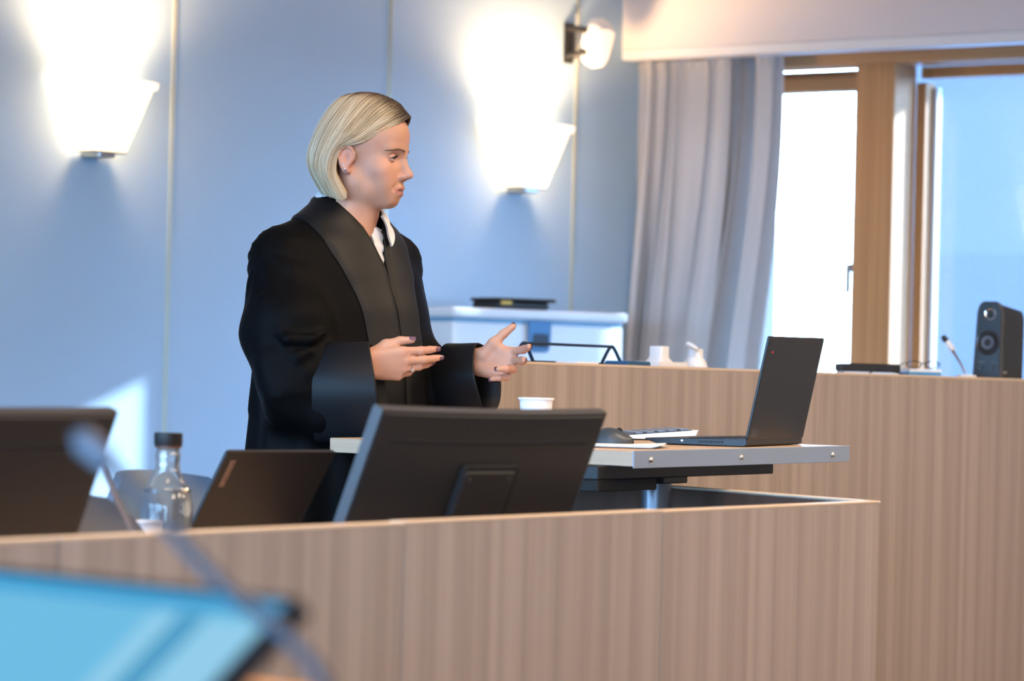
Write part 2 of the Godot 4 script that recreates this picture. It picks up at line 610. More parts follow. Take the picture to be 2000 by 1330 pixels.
func build_added_ceiling_lights() -> void:  # unseen panels, added for the warm key and fill light
	var bt := Basis(Vector3.UP, window_wall_turn)
	for k in 6:
		var x := 5.2 + (k % 2) * 3.4
		var z := 2.4 + (k / 2) * 2.6
		var p := corner + bt * Vector3(x, 3.2, z)
		var o := thing("added_ceiling_light", "unseen square ceiling panel added for warm fill light", "ceiling light", p, window_wall_turn, "added ceiling light panels")
		var st := begin()
		for s: float in [-1.0, 1.0]:
			box(st, Vector3(s * 0.6, -0.01, 0), Vector3(0.03, 0.03, 1.23), 0.002)
			box(st, Vector3(0, -0.01, s * 0.6), Vector3(1.17, 0.03, 0.03), 0.002)
		part("frame", st, M.white, o)
		st = begin()
		box(st, Vector3(0, -0.006, 0), Vector3(1.17, 0.01, 1.17), 0.001)
		part("diffuser", st, M.panel_light, o)
		var l := AreaLight3D.new()
		l.name = "light"
		o.add_child(l)
		l.area_size = Vector2(1.15, 1.15)
		l.position = Vector3(0, -0.03, 0)
		l.rotation.x = -PI / 2
		l.light_color = Color(1.0, 0.87, 0.72)
		l.light_energy = 17.0
		l.area_range = 14.0
		l.shadow_enabled = true


func build_sconces() -> void:
	var bt := Basis(Vector3.UP, back_wall_turn)
	var labels := ["glowing white bowl wall lamp above the left monitor", "glowing white bowl wall lamp nearer the grey curtain"]
	for k in 2:
		var p := corner + bt * Vector3([-2.585, -0.572][k], 1.785, 0.0)
		var o := thing("wall_lamp", labels[k], "wall lamp", p, back_wall_turn, "wall lamps")
		# half bowl against the wall
		var prof := [[0.0, 0.108], [0.04, 0.124], [0.10, 0.15], [0.16, 0.174], [0.19, 0.187], [0.203, 0.190], [0.207, 0.206], [0.224, 0.209]]
		var rows := []
		var seg := 36
		for pr in prof:
			var row := PackedVector3Array()
			for j in seg + 1:
				var t := PI * j / seg
				row.append(Vector3(-cos(t) * pr[1], pr[0], 0.012 + sin(t) * pr[1] * 0.96))
			rows.append(row)
		for k2 in range(prof.size() - 1, -1, -1):
			var row := PackedVector3Array()
			for j in seg + 1:
				var t := PI * j / seg
				row.append(Vector3(-cos(t) * (prof[k2][1] - 0.005), prof[k2][0], 0.012 + sin(t) * (prof[k2][1] * 0.96 - 0.005)))
			rows.append(row)
		var st := begin()
		grid(st, rows, false, true)
		var bottom: PackedVector3Array = rows[0]
		for j in seg:
			tri(st, Vector3(0, 0, 0.012), bottom[j + 1], bottom[j])
		part("lamp_shade", st, M.shade, o)
		st = begin()
		box(st, Vector3(0, 0.11, 0.006), Vector3(0.09, 0.2, 0.012), 0.002)
		part("wall_plate", st, M.white, o)
		st = begin()
		box(st, Vector3(-0.005, -0.012, 0.045), Vector3(0.07, 0.02, 0.09), 0.003)
		box(st, Vector3(0, -0.004, 0.055), Vector3(0.14, 0.006, 0.088), 0.002)
		part("bracket", st, M.steel, o)
		st = begin()
		lathe(st, [Vector2(0, 0), Vector2(0.016, 0.004), Vector2(0.02, 0.06), Vector2(0.016, 0.10), Vector2(0, 0.11)], 12, xform(Vector3(0, 0.07, 0.085)))
		part("bulb", st, M.bulb, o)
		var glow := OmniLight3D.new()
		glow.name = "light"
		o.add_child(glow)
		glow.position = Vector3(0, 0.13, 0.085)
		glow.light_color = Color(1.0, 0.80, 0.58)
		glow.light_energy = 0.45
		glow.light_size = 0.05
		glow.omni_range = 14
		glow.omni_attenuation = 2.0
		glow.shadow_enabled = true
		var up := SpotLight3D.new()
		up.name = "uplight"
		o.add_child(up)
		up.position = Vector3(0, 0.232, 0.125)
		up.rotation.x = PI / 2
		up.spot_angle = 78
		up.spot_angle_attenuation = 0.8
		up.spot_range = 14
		up.spot_attenuation = 2.0
		up.light_color = Color(1.0, 0.80, 0.60)
		up.light_energy = 3.4
		up.light_size = 0.06
		up.shadow_enabled = true


func build_outside() -> void:
	var bt := Basis(Vector3.UP, window_wall_turn)
	var st := begin()
	box(st, Vector3(0, -0.6, 0), Vector3(160, 0.4, 160), 0.0)
	var g := part("ground", st, plain(srgb(104, 108, 112), 0.9))
	g.position = Vector3(0, -0.1, 0)
	g.set_meta("kind", "structure")
	tag(g, "pale paved ground outside the building", "ground")
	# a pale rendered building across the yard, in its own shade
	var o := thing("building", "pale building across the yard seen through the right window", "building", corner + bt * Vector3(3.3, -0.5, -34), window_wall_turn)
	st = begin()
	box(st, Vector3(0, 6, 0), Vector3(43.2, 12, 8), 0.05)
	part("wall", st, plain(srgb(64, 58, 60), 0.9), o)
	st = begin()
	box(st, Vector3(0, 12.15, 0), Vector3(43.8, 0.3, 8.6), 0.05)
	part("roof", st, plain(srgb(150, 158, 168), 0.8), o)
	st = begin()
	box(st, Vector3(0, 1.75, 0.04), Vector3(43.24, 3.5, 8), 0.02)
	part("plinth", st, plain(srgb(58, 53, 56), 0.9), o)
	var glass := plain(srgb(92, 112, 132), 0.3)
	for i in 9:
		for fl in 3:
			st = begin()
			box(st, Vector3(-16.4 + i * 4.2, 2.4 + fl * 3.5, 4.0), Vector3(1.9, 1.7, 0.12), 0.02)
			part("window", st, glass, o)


# ---------------------------------------------------------------- the judges' bench and the counsel enclosure
const BENCH_TOP := 1.1186
const PANEL_TOP := 0.8726
const DESK_TOP := 0.725

func on_level(u: float, v: float, y: float) -> Vector3:     # where the sight line through a pixel meets a level
	var d := at(u, v, 1.0) - view.origin
	return view.origin + d * ((y - view.origin.y) / d.y)

func build_bench() -> void:
	var p := at(1000, 705, 8.2)
	var o := thing("judges_bench", "long wood grained judges' bench screen running to the right behind the speaker", "bench", Vector3(p.x, 0, p.z), 0.94996)
	var x0 := -0.33
	var seams := [x0, 1.42, 3.25]
	for i in 2:
		var a: float = seams[i] + (0.0 if i == 0 else 0.001)
		var b: float = seams[i + 1] - 0.001
		var st := begin()
		box(st, Vector3((a + b) / 2, 0.556, -0.0125), Vector3(b - a, 1.112, 0.025), 0.001)
		part("front_panel", st, M.ash, o)
	var st := begin()
	box(st, Vector3((x0 + 3.25) / 2, 1.1153, -0.0125), Vector3(3.25 - x0, 0.0066, 0.0255), 0.001)
	part("edge_band", st, M.band, o)
	st = begin()
	box(st, Vector3(x0 + 0.0125, 0.556, -0.205), Vector3(0.025, 1.112, 0.36), 0.001)
	part("end_panel", st, M.ash, o)
	st = begin()
	box(st, Vector3((x0 + 3.25) / 2 + 0.013, 1.103, -0.205), Vector3(3.25 - x0 - 0.027, 0.028, 0.36), 0.002)
	part("worktop", st, M.ash_lying, o)

func build_counsel_desk() -> void:
	var p := at(1717, 978, 6.4)
	var o := thing("counsel_desk", "wood grained front desk screen with pale top edge in the foreground", "desk", Vector3(p.x, 0, p.z), 1.0895)
	var seams := [-3.35, -2.55, -1.733, -0.906, 0.0]
	for i in 4:
		var a: float = seams[i] + 0.0018
		var b: float = seams[i + 1] - (0.0018 if i < 3 else 0.0)
		var dy := 0.0012 if i == 2 else 0.0
		var st := begin()
		box(st, Vector3((a + b) / 2, (PANEL_TOP - 0.004 + dy) / 2, -0.0125), Vector3(b - a, PANEL_TOP - 0.004 + dy, 0.025), 0.0008)
		part("front_panel", st, M.ash, o)
		st = begin()
		box(st, Vector3((a + b) / 2, PANEL_TOP - 0.002 + dy, -0.0125), Vector3(b - a, 0.004, 0.0256), 0.0008)
		part("edge_band", st, M.band, o)
	# the short return at the far end, running back at an open angle
	var dir := Vector3(0.4319, 0, -0.5687).normalized()
	var turn := atan2(-dir.z, dir.x)
	var b := Basis(Vector3.UP, turn)
	var st := begin()
	box(st, Vector3(0, (PANEL_TOP - 0.004) / 2, 0) + b * Vector3(0.68, 0, -0.0085), Vector3(1.36, PANEL_TOP - 0.004, 0.017), 0.0008, b)
	part("return_panel", st, M.ash, o)
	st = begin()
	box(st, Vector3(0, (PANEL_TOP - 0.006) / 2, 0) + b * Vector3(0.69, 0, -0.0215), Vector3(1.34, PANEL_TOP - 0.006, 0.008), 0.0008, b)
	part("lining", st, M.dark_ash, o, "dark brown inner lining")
	st = begin()
	box(st, Vector3(0, PANEL_TOP - 0.002, 0) + b * Vector3(0.675, 0, -0.0125), Vector3(1.36, 0.004, 0.0256), 0.0008, b)
	part("edge_band", st, M.band, o)
	st = begin()
	box(st, Vector3(-2.0, DESK_TOP - 0.0125, -0.41), Vector3(2.6, 0.025, 0.76), 0.002)
	part("worktop", st, M.ash_lying, o)
	for x: float in [-3.27, -2.0, -0.73]:
		st = begin()
		box(st, Vector3(x, (DESK_TOP - 0.025) / 2, -0.4), Vector3(0.03, DESK_TOP - 0.025, 0.66), 0.002)
		part("support_panel", st, M.ash, o)

var table_at := Transform3D()      # x along the metal strip, y up from the tabletop, z towards the near left edge

func on_table(u: float, v: float) -> Vector3:
	var d := at(u, v, 1.0) - view.origin
	return Plane(table_at.basis.y, table_at.origin).intersects_ray(view.origin, d)

func build_standing_desk() -> void:
	var c := at(1237, 881, 6.55)
	var l := at(645, 855, 7.1)
	var r := at(1657, 871, 7.25)
	var ex := (r - c).normalized()
	var up := (r - c).cross(l - c).normalized()
	var ez := ex.cross(up)
	table_at = Transform3D(Basis(ex, up, ez), c)
	var turn := atan2(-ex.z, ex.x)
	var o := thing("standing_desk", "raised sit-stand desk with wood top, metal side strip and round steel leg", "desk", Vector3(c.x, 0, c.z), turn)
	var t := o.transform.affine_inverse() * table_at          # in the desk's own axes
	var lw := table_at.affine_inverse() * l
	var len := (r - c).length()
	# tabletop outline in x, z of the table frame
	var poly := PackedVector2Array([Vector2(0.002, 0), Vector2(len, 0), Vector2(len + lw.x, -lw.z), Vector2(lw.x, -lw.z)])
	var flat := t * Transform3D(Basis(Vector3.RIGHT, Vector3.FORWARD, Vector3.UP), Vector3.ZERO)
	var st := begin()
	plate(st, poly, -0.0285, 0.0, flat, 0.0012)
	part("tabletop", st, M.ash_lying, o)
	st = begin()
	box(st, t * Vector3(len / 2, -0.0155, 0.0012), Vector3(len + 0.003, 0.0325, 0.0024), 0.0006, t.basis)
	var strip := part("metal_strip", st, M.alu, o)
	for x: float in [0.058, 0.395, 0.765]:
		st = begin()
		lathe(st, [Vector2(0, 0.0044), Vector2(0.0026, 0.0042), Vector2(0.0046, 0.0026), Vector2(0.005, 0)], 14, t * Transform3D(Basis(Vector3.RIGHT, Vector3.BACK, Vector3.DOWN), Vector3(x, -0.0175, 0.0024)))
		lathe(st, [Vector2(0, 0.001), Vector2(0.0074, 0.001), Vector2(0.0074, 0)], 14, t * Transform3D(Basis(Vector3.RIGHT, Vector3.BACK, Vector3.DOWN), Vector3(x, -0.0175, 0.0022)))
		part("screw", st, M.chrome, strip)
	# steel frame under the top
	st = begin()
	box(st, t * Vector3(0.315, -0.042, -0.10), Vector3(0.66, 0.026, 0.07), 0.002, t.basis)
	box(st, t * Vector3(0.44, -0.042, -0.66), Vector3(0.60, 0.026, 0.07), 0.002, t.basis)
	box(st, t * Vector3(0.29, -0.05, -0.38), Vector3(0.09, 0.036, 0.6), 0.002, t.basis)
	part("under_frame", st, M.black, o)
	st = begin()
	box(st, t * Vector3(0.09, -0.066, -0.11), Vector3(0.21, 0.022, 0.09), 0.002, t.basis)
	part("motor_box", st, M.black_matt, o)
	for z: float in [-0.12, -0.64]:
		var q := t * Vector3(0.285, -0.055, z)
		st = begin()
		lathe(st, [Vector2(0, 0.03), Vector2(0.036, 0.03), Vector2(0.036, 0.40), Vector2(0.029, 0.401), Vector2(0.029, q.y), Vector2(0, q.y)], 28, xform(Vector3(q.x, 0, q.z)))
		part("leg", st, M.column, o)
		st = begin()
		box(st, Vector3(q.x - 0.12, 0.016, q.z), Vector3(0.40, 0.03, 0.08), 0.006)
		part("foot", st, M.black, o)


# ---------------------------------------------------------------- screens, laptops and small things on the desks
# a slightly curved slab: x across, y up, z = 0 the back; the ends bend away from the back
func curved_slab(st: SurfaceTool, w: float, h: float, t: float, bend: float, xf: Transform3D, ch := 0.003, y0 := 0.0, belly := 0.0) -> void:
	var prof := [Vector2(y0, -t + ch), Vector2(y0, -ch), Vector2(y0 + ch, 0)]
	for k in 9:
		var f := (k + 1) / 10.0
		prof.append(Vector2(y0 + ch + (h - 2 * ch) * f, belly * sin(PI * f)))
	prof.append_array([Vector2(y0 + h - ch, 0), Vector2(y0 + h, -ch), Vector2(y0 + h, -t + ch), Vector2(y0 + h - ch, -t), Vector2(y0 + ch, -t)])
	var rows := []
	var n := 24
	for i in n + 1:
		var x := -w / 2 + w * i / n
		var row := PackedVector3Array()
		for p in prof:
			row.append(xf * Vector3(x, p.x, p.y * (1.0 if p.y < 0 else sin(PI * i / n)) - x * x * bend))
		rows.append(row)
	for j in prof.size():
		var strip := []
		for i in n + 1:
			strip.append(PackedVector3Array([rows[i][j], rows[i][(j + 1) % prof.size()]]))
		grid(st, strip, false, true, 20 if j >= 2 and j <= 11 else j + 40)
	st.set_smooth_group(-1)
	for e in [0, n]:
		for j in range(1, prof.size() - 1):
			if e == 0:
				tri(st, rows[e][0], rows[e][j], rows[e][j + 1])
			else:
				tri(st, rows[e][0], rows[e][j + 1], rows[e][j])

func make_monitor(label: String, corner_at: Vector3, right_corner: bool, w: float, h: float, yaw: float, tilt: float) -> Node3D:
	var bend := 0.10
	var yb := Basis(Vector3.UP, yaw)
	var tb := Basis(Vector3.RIGHT, tilt)
	var s := 1.0 if right_corner else -1.0
	var foot := corner_at - yb * (tb * Vector3(s * w / 2, h, -w * w / 4 * bend - 0.01))
	var o := thing("monitor", label, "monitor", Vector3(foot.x, DESK_TOP, foot.z), yaw, "curved black monitors")
	var x := Transform3D(tb, Vector3(0, foot.y - DESK_TOP, 0))
	var st := begin()
	curved_slab(st, w, h, 0.018, bend, x, 0.002)
	part("casing", st, M.monitor_edge, o)
	st = begin()
	curved_slab(st, w - 0.012, h - 0.008, 0.010, bend, x * xform(Vector3(0, 0, 0.0016)), 0.003, 0.003, 0.004)
	var back := part("back_shell", st, M.monitor, o)
	st = begin()
	curved_slab(st, w * 0.86, 0.007, 0.010, bend, x * xform(Vector3(0, 0, 0.0046)), 0.001, h - 0.052)
	part("vent_slot", st, M.black_matt, back)
	st = begin()
	curved_slab(st, w - 0.014, h - 0.024, 0.002, bend, x * xform(Vector3(0, 0, -0.0175)), 0.0005, 0.016)
	part("screen", st, M.screen_off, o)
	# stand: a recessed plate, arm, foot
	st = begin()
	plate(st, rounded(0.142, 0.20, 0.008), -0.004, 0.0075, x * xform(Vector3(0.004, 0.118, 0.004)), 0.001)
	part("recess", st, M.black_matt, o)
	st = begin()
	plate(st, rounded(0.130, 0.19, 0.007), -0.004, 0.0105, x * xform(Vector3(0.0, 0.115, 0.004)), 0.002)
	var mount := part("mount_plate", st, M.monitor, o)
	for sx: float in [-0.05, 0.05]:
		st = begin()
		lathe(st, [Vector2(0, 0.0012), Vector2(0.003, 0.001), Vector2(0.0036, 0)], 10, x * Transform3D(Basis(Vector3.RIGHT, Vector3.BACK, Vector3.DOWN), Vector3(sx, 0.198, 0.0145)))
		part("screw", st, M.monitor_edge, mount)
	st = begin()
	box(st, Vector3(0, 0.06, 0.055), Vector3(0.07, 0.11, 0.02), 0.004)
	box(st, Vector3(0, 0.10, 0.042), Vector3(0.07, 0.03, 0.05), 0.004)
	part("stand_arm", st, M.monitor, o)
	st = begin()
	box(st, Vector3(0, 0.006, 0.0), Vector3(0.24, 0.011, 0.18), 0.004)
	part("stand_foot", st, M.monitor, o)
	return o

func make_chair(label: String, pos: Vector3, yaw: float, cloth: Material, top: float) -> void:
	var o := thing("chair", label, "chair", pos, yaw)
	# faces local +z; the shell of the back leans away
	var rows := []
	for i in 15:
		var f := i / 14.0
		var row := PackedVector3Array()
		var hw := 0.235 - 0.055 * pow(f, 2.2) - (0.05 * pow(maxf(0, f - 0.86) / 0.14, 2))
		for j in 21:
			var u := j / 20.0 * 2 - 1
			row.append(Vector3(u * hw, lerpf(0.46, top, f) - 0.012 * u * u * f, -0.18 - 0.15 * f + 0.055 * u * u + 0.02 * sin(f * PI)))
		rows.append(row)
	var back := rows.duplicate(true)
	for i in 15:
		for j in 21:
			back[i][j] = rows[i][j] + Vector3(0, 0.0, -0.014)
	var st := begin()
	grid(st, rows, false, true)
	grid(st, back)
	var rim := [[], []]
	for i in 15: rim[0].append(rows[i][0]); rim[1].append(back[i][0])
	for j in 21: rim[0].append(rows[14][j]); rim[1].append(back[14][j])
	for i in range(14, -1, -1): rim[0].append(rows[i][20]); rim[1].append(back[i][20])
	grid(st, [PackedVector3Array(rim[0]), PackedVector3Array(rim[1])], false, false, 3)
	part("backrest", st, cloth, o)
	rows = []
	for i in 9:
		var f := i / 8.0
		var row := PackedVector3Array()
		for j in 17:
			var u := j / 16.0 * 2 - 1
			row.append(Vector3(u * (0.235 - 0.03 * f * f), 0.455 + 0.012 * u * u - 0.02 * pow(maxf(0, f - 0.6), 2) * 6 , lerpf(-0.19, 0.25, f)))
		rows.append(row)
	var under := rows.duplicate(true)
	for i in 9:
		for j in 17:
			under[i][j] = rows[i][j] + Vector3(0, -0.03, 0)
	st = begin()
	grid(st, rows)
	grid(st, under, false, true)
	rim = [[], []]
	for j in 17: rim[0].append(rows[8][j]); rim[1].append(under[8][j])
	grid(st, [PackedVector3Array(rim[0]), PackedVector3Array(rim[1])], false, false, 3)
	for s in [0, 16]:
		rim = [[], []]
		for i in 9: rim[0].append(rows[i][s]); rim[1].append(under[i][s])
		grid(st, [PackedVector3Array(rim[0]), PackedVector3Array(rim[1])], false, s == 0, 4)
	part("seat", st, cloth, o)
	for sx: float in [-1, 1]:
		for sz: float in [-1, 1]:
			st = begin()
			tube(st, [Vector3(sx * 0.23, 0.005, sz * 0.24 - 0.0), Vector3(sx * 0.21, 0.3, sz * 0.20), Vector3(sx * 0.18, 0.43, sz * 0.15)], 0.011, 10)
			part("leg", st, M.steel, o)

func text_mesh(called: String, words: String, size: float, m: Material, xf: Transform3D, parent: Node, depth := 0.0006) -> void:
	var t := TextMesh.new()
	t.text = words
	var f := SystemFont.new()
	f.font_names = PackedStringArray(["Droid Sans"])
	t.font = f
	t.font_size = 32
	t.pixel_size = size / 32.0
	t.depth = depth
	var o := part_mesh(called, t, m, parent)
	o.transform = xf

func build_desk_things() -> void:
	make_monitor("curved black monitor seen from behind in the middle, in front of the speaker", at(738, 793, 5.1), false, 0.578, 0.30, deg_to_rad(55), deg_to_rad(21.5))
	make_monitor("curved black monitor cut off by the left edge, beside the water bottle", at(221, 797, 4.62), true, 0.578, 0.30, deg_to_rad(56), deg_to_rad(21.5))
	# left laptop, seen from behind, lid tilted back
	var yaw := deg_to_rad(55)
	var yb := Basis(Vector3.UP, yaw)
	var lid := Basis(Vector3.RIGHT, deg_to_rad(30))
	var tl := at(446, 882, 5.8)
	var lw := 0.285
	var lh := 0.228
	var hinge := tl - yb * (lid * Vector3(-lw / 2, lh, 0))
	var o := thing("laptop", "dark grey laptop with a copper name tag on its lid, left of the middle monitor", "laptop", Vector3(hinge.x, DESK_TOP, hinge.z), yaw)
	var x := Transform3D(lid, Vector3(0, hinge.y - DESK_TOP, 0))
	var st := begin()
	plate(st, rounded(lw, lh, 0.006), -0.007, 0.0, x * xform(Vector3(0, lh / 2, 0)), 0.0012)
	var lidpart := part("lid", st, M.laptop, o)
	st = begin()
	plate(st, rounded(0.013, 0.05, 0.001), 0, 0.0006, x * xform(Vector3(-lw / 2 + 0.024, lh - 0.042, 0)), 0.0002)
	part("name_tag", st, plain(srgb(150, 122, 104), 0.4, 0.3), lidpart)
	text_mesh("lettering", "Lenovo", 0.0145, plain(srgb(72, 58, 52), 0.5), x * Transform3D(turned(0, 0, 90), Vector3(-lw / 2 + 0.0243, lh - 0.042, 0.0006)), lidpart)
	st = begin()
	plate(st, rounded(lw - 0.012, lh - 0.018, 0.003), -0.0074, -0.0069, x * xform(Vector3(0, lh / 2 + 0.003, 0)), 0.0002)
	part("screen", st, M.screen_off, o)
	st = begin()
	box(st, Vector3(0, hinge.y - DESK_TOP - 0.010, -0.102), Vector3(lw, 0.014, 0.2), 0.003)
	part("base", st, M.laptop, o)
	for s: float in [-1, 1]:
		st = begin()
		tube(st, [Vector3(s * 0.11 - 0.025, hinge.y - DESK_TOP - 0.003, 0.003), Vector3(s * 0.11 + 0.025, hinge.y - DESK_TOP - 0.003, 0.003)], 0.006, 10)
		part("hinge", st, plain(srgb(110, 88, 70), 0.3, 0.6), o)
	# bottle of water
	water_bottle()
	# small paper cups
	paper_cup(on_level(288, 1150, DESK_TOP + 0.0005), at(286, 1017, 5.48), 0.0255, "small paper cup at the foot of the water bottle", M.paper)
	# gooseneck microphone of the counsel desk, its head behind the left monitor
	var base := at(291, 1112, 5.06)
	base.y = DESK_TOP
	o = thing("desk_microphone", "slim gooseneck microphone rising between the left monitor and the bottle", "microphone", base, yaw, "gooseneck microphones")
	var inv := o.transform.affine_inverse()
	st = begin()
	lathe(st, [Vector2(0, 0.022), Vector2(0.035, 0.022), Vector2(0.042, 0.015), Vector2(0.042, 0.0), Vector2(0, 0)], 24)
	part("base", st, M.black, o)
	st = begin()
	var pts := curve([Vector3(0, 0.02, 0), inv * at(258, 1040, 5.03), inv * at(228, 973, 5.0), inv * at(197, 903, 4.97), inv * at(180, 880, 4.95)], 6)
	tube(st, pts, 0.0042, 10)
	part("stem", st, plain(srgb(150, 152, 158), 0.35, 0.7), o)
	st = begin()
	tube(st, [inv * at(184, 886, 4.955), inv * at(180, 880, 4.95), inv * at(165, 860, 4.93), inv * at(161, 855, 4.925)], [0.006, 0.008, 0.009, 0.006], 12)
	part("head", st, M.black, o)
	# chairs behind the desk
	var c1 := at(272, 925, 6.02)
	make_chair("blue grey shell chair behind the water bottle", Vector3(c1.x, 0, c1.z) + Basis(Vector3.UP, 1.08) * Vector3(0.0, 0, 0.33), 1.08, plain(srgb(92, 112, 136), 0.6), 0.905)
	var grey := plain(srgb(120, 121, 124), 0.95)
	grey.albedo_texture = fine_noise(0.35, false, 1, two_tone(Color(0.55, 0.55, 0.56), Color.WHITE))
	triplanar(grey, Vector3(5, 5, 5))
	var c2 := at(42, 957, 5.25)
	make_chair("grey fabric chair between the left monitor and the bottle", Vector3(c2.x, 0, c2.z) + Basis(Vector3.UP, 1.0) * Vector3(0.0, 0, 0.33), 1.0, grey, 0.892)
	# on the raised desk
	table_laptop()
	var cup := on_table(1045, 868)
	paper_cup(cup, cup + Vector3(0, 0.09, 0), 0.0345, "white cup on the raised desk behind the middle monitor", M.white)
	table_papers()
	mouse_and_keyboard()

func water_bottle() -> void:
	var p := at(324, 1040, 5.6)
	var o := thing("water_bottle", "clear water bottle with a black cap, half full, behind the front desk screen", "bottle", Vector3(p.x, DESK_TOP, p.z))
	var top := at(325, 845, 5.6).y - DESK_TOP
	var k := top / 0.25
	var prof := [[0.0, 0.0], [0.034, 0.0], [0.0375, 0.004], [0.0378, 0.02], [0.0372, 0.06], [0.0375, 0.10], [0.0372, 0.135], [0.034, 0.155], [0.027, 0.175], [0.0205, 0.19], [0.0186, 0.20], [0.0188, 0.207], [0.0196, 0.211], [0.0196, 0.217], [0.0178, 0.220], [0.0172, 0.232]]
	var outer := []
	for q in prof:
		if q[1] < 0.19: q[0] *= 1.0 + 0.10 * smoothstep(0.19, 0.15, q[1])
	for q in prof: outer.append(Vector2(q[0], q[1] * k))
	var inner := []
	for q in range(prof.size() - 1, 0, -1): inner.append(Vector2(maxf(0.0, prof[q][0] - 0.0022), maxf(prof[q][1] * k, 0.003)))
	inner.append(Vector2(0, 0.003))
	var glass := plain(Color(0.97, 0.99, 1.0, 1.0), 0.02)
	glass.cull_mode = BaseMaterial3D.CULL_BACK
	glass.refraction_enabled = true
	glass.refraction_scale = 0.05
	glass.transparency = BaseMaterial3D.TRANSPARENCY_ALPHA
	glass.albedo_color.a = 0.05
	var st := begin()
	var whole := outer + inner
	smooth_lathe(st, whole, 40)
	part("glass", st, glass, o)
	# the water
	var level := (at(325, 953, 5.6).y - DESK_TOP)
	var wp := [Vector2(0, 0.0035)]
	for q in prof:
		if q[1] * k > 0.003 and q[1] * k < level - 0.004:
			wp.append(Vector2(q[0] - 0.0024, q[1] * k))
	wp.append(Vector2(0.0374, level - 0.001))
	wp.append(Vector2(0.0368, level))
	wp.append(Vector2(0, level))
	var water := glass.duplicate()
	water.albedo_color = Color(0.95, 0.98, 1.0, 0.05)
	water.refraction_scale = 0.033
	st = begin()
	lathe(st, wp, 40)
	part("water", st, water, o)
	st = begin()
	lathe(st, [Vector2(0, 0.229 * k), Vector2(0.0205, 0.229 * k), Vector2(0.0222, 0.232 * k), Vector2(0.0222, 0.249 * k), Vector2(0.021, 0.25 * k), Vector2(0, 0.25 * k)], 36)
	part("cap", st, M.black, o)
	st = begin()
	lathe(st, [Vector2(0.0205, 0.2265 * k), Vector2(0.0212, 0.2265 * k), Vector2(0.0212, 0.2295 * k), Vector2(0.0205, 0.2295 * k)], 36)
	part("cap_ring", st, plain(srgb(96, 58, 40), 0.5), o)

func smooth_lathe(st: SurfaceTool, prof: Array, seg: int) -> void:
	var rows := []
	for p: Vector2 in prof:
		rows.append(ring(seg, maxf(p.x, 0.0004), p.y))
	grid(st, rows, true, false, 1)

func paper_cup(foot: Vector3, rim: Vector3, r: float, label: String, m: Material) -> void:
	var o := thing("cup", label, "cup", Vector3(rim.x, foot.y, rim.z))
	var h := rim.y - foot.y
	var st := begin()
	lathe(st, [Vector2(0, 0.003), Vector2(r * 0.72, 0.003), Vector2(r * 0.74, 0), Vector2(r * 0.93, h - 0.004), Vector2(r * 0.93, h - 0.005), Vector2(r, h - 0.004), Vector2(r * 1.02, h - 0.002), Vector2(r, h), Vector2(r * 0.95, h - 0.001), Vector2(r * 0.91, h - 0.008), Vector2(r * 0.72, 0.005), Vector2(0, 0.005)], 36)
	part("cup_body", st, m, o)

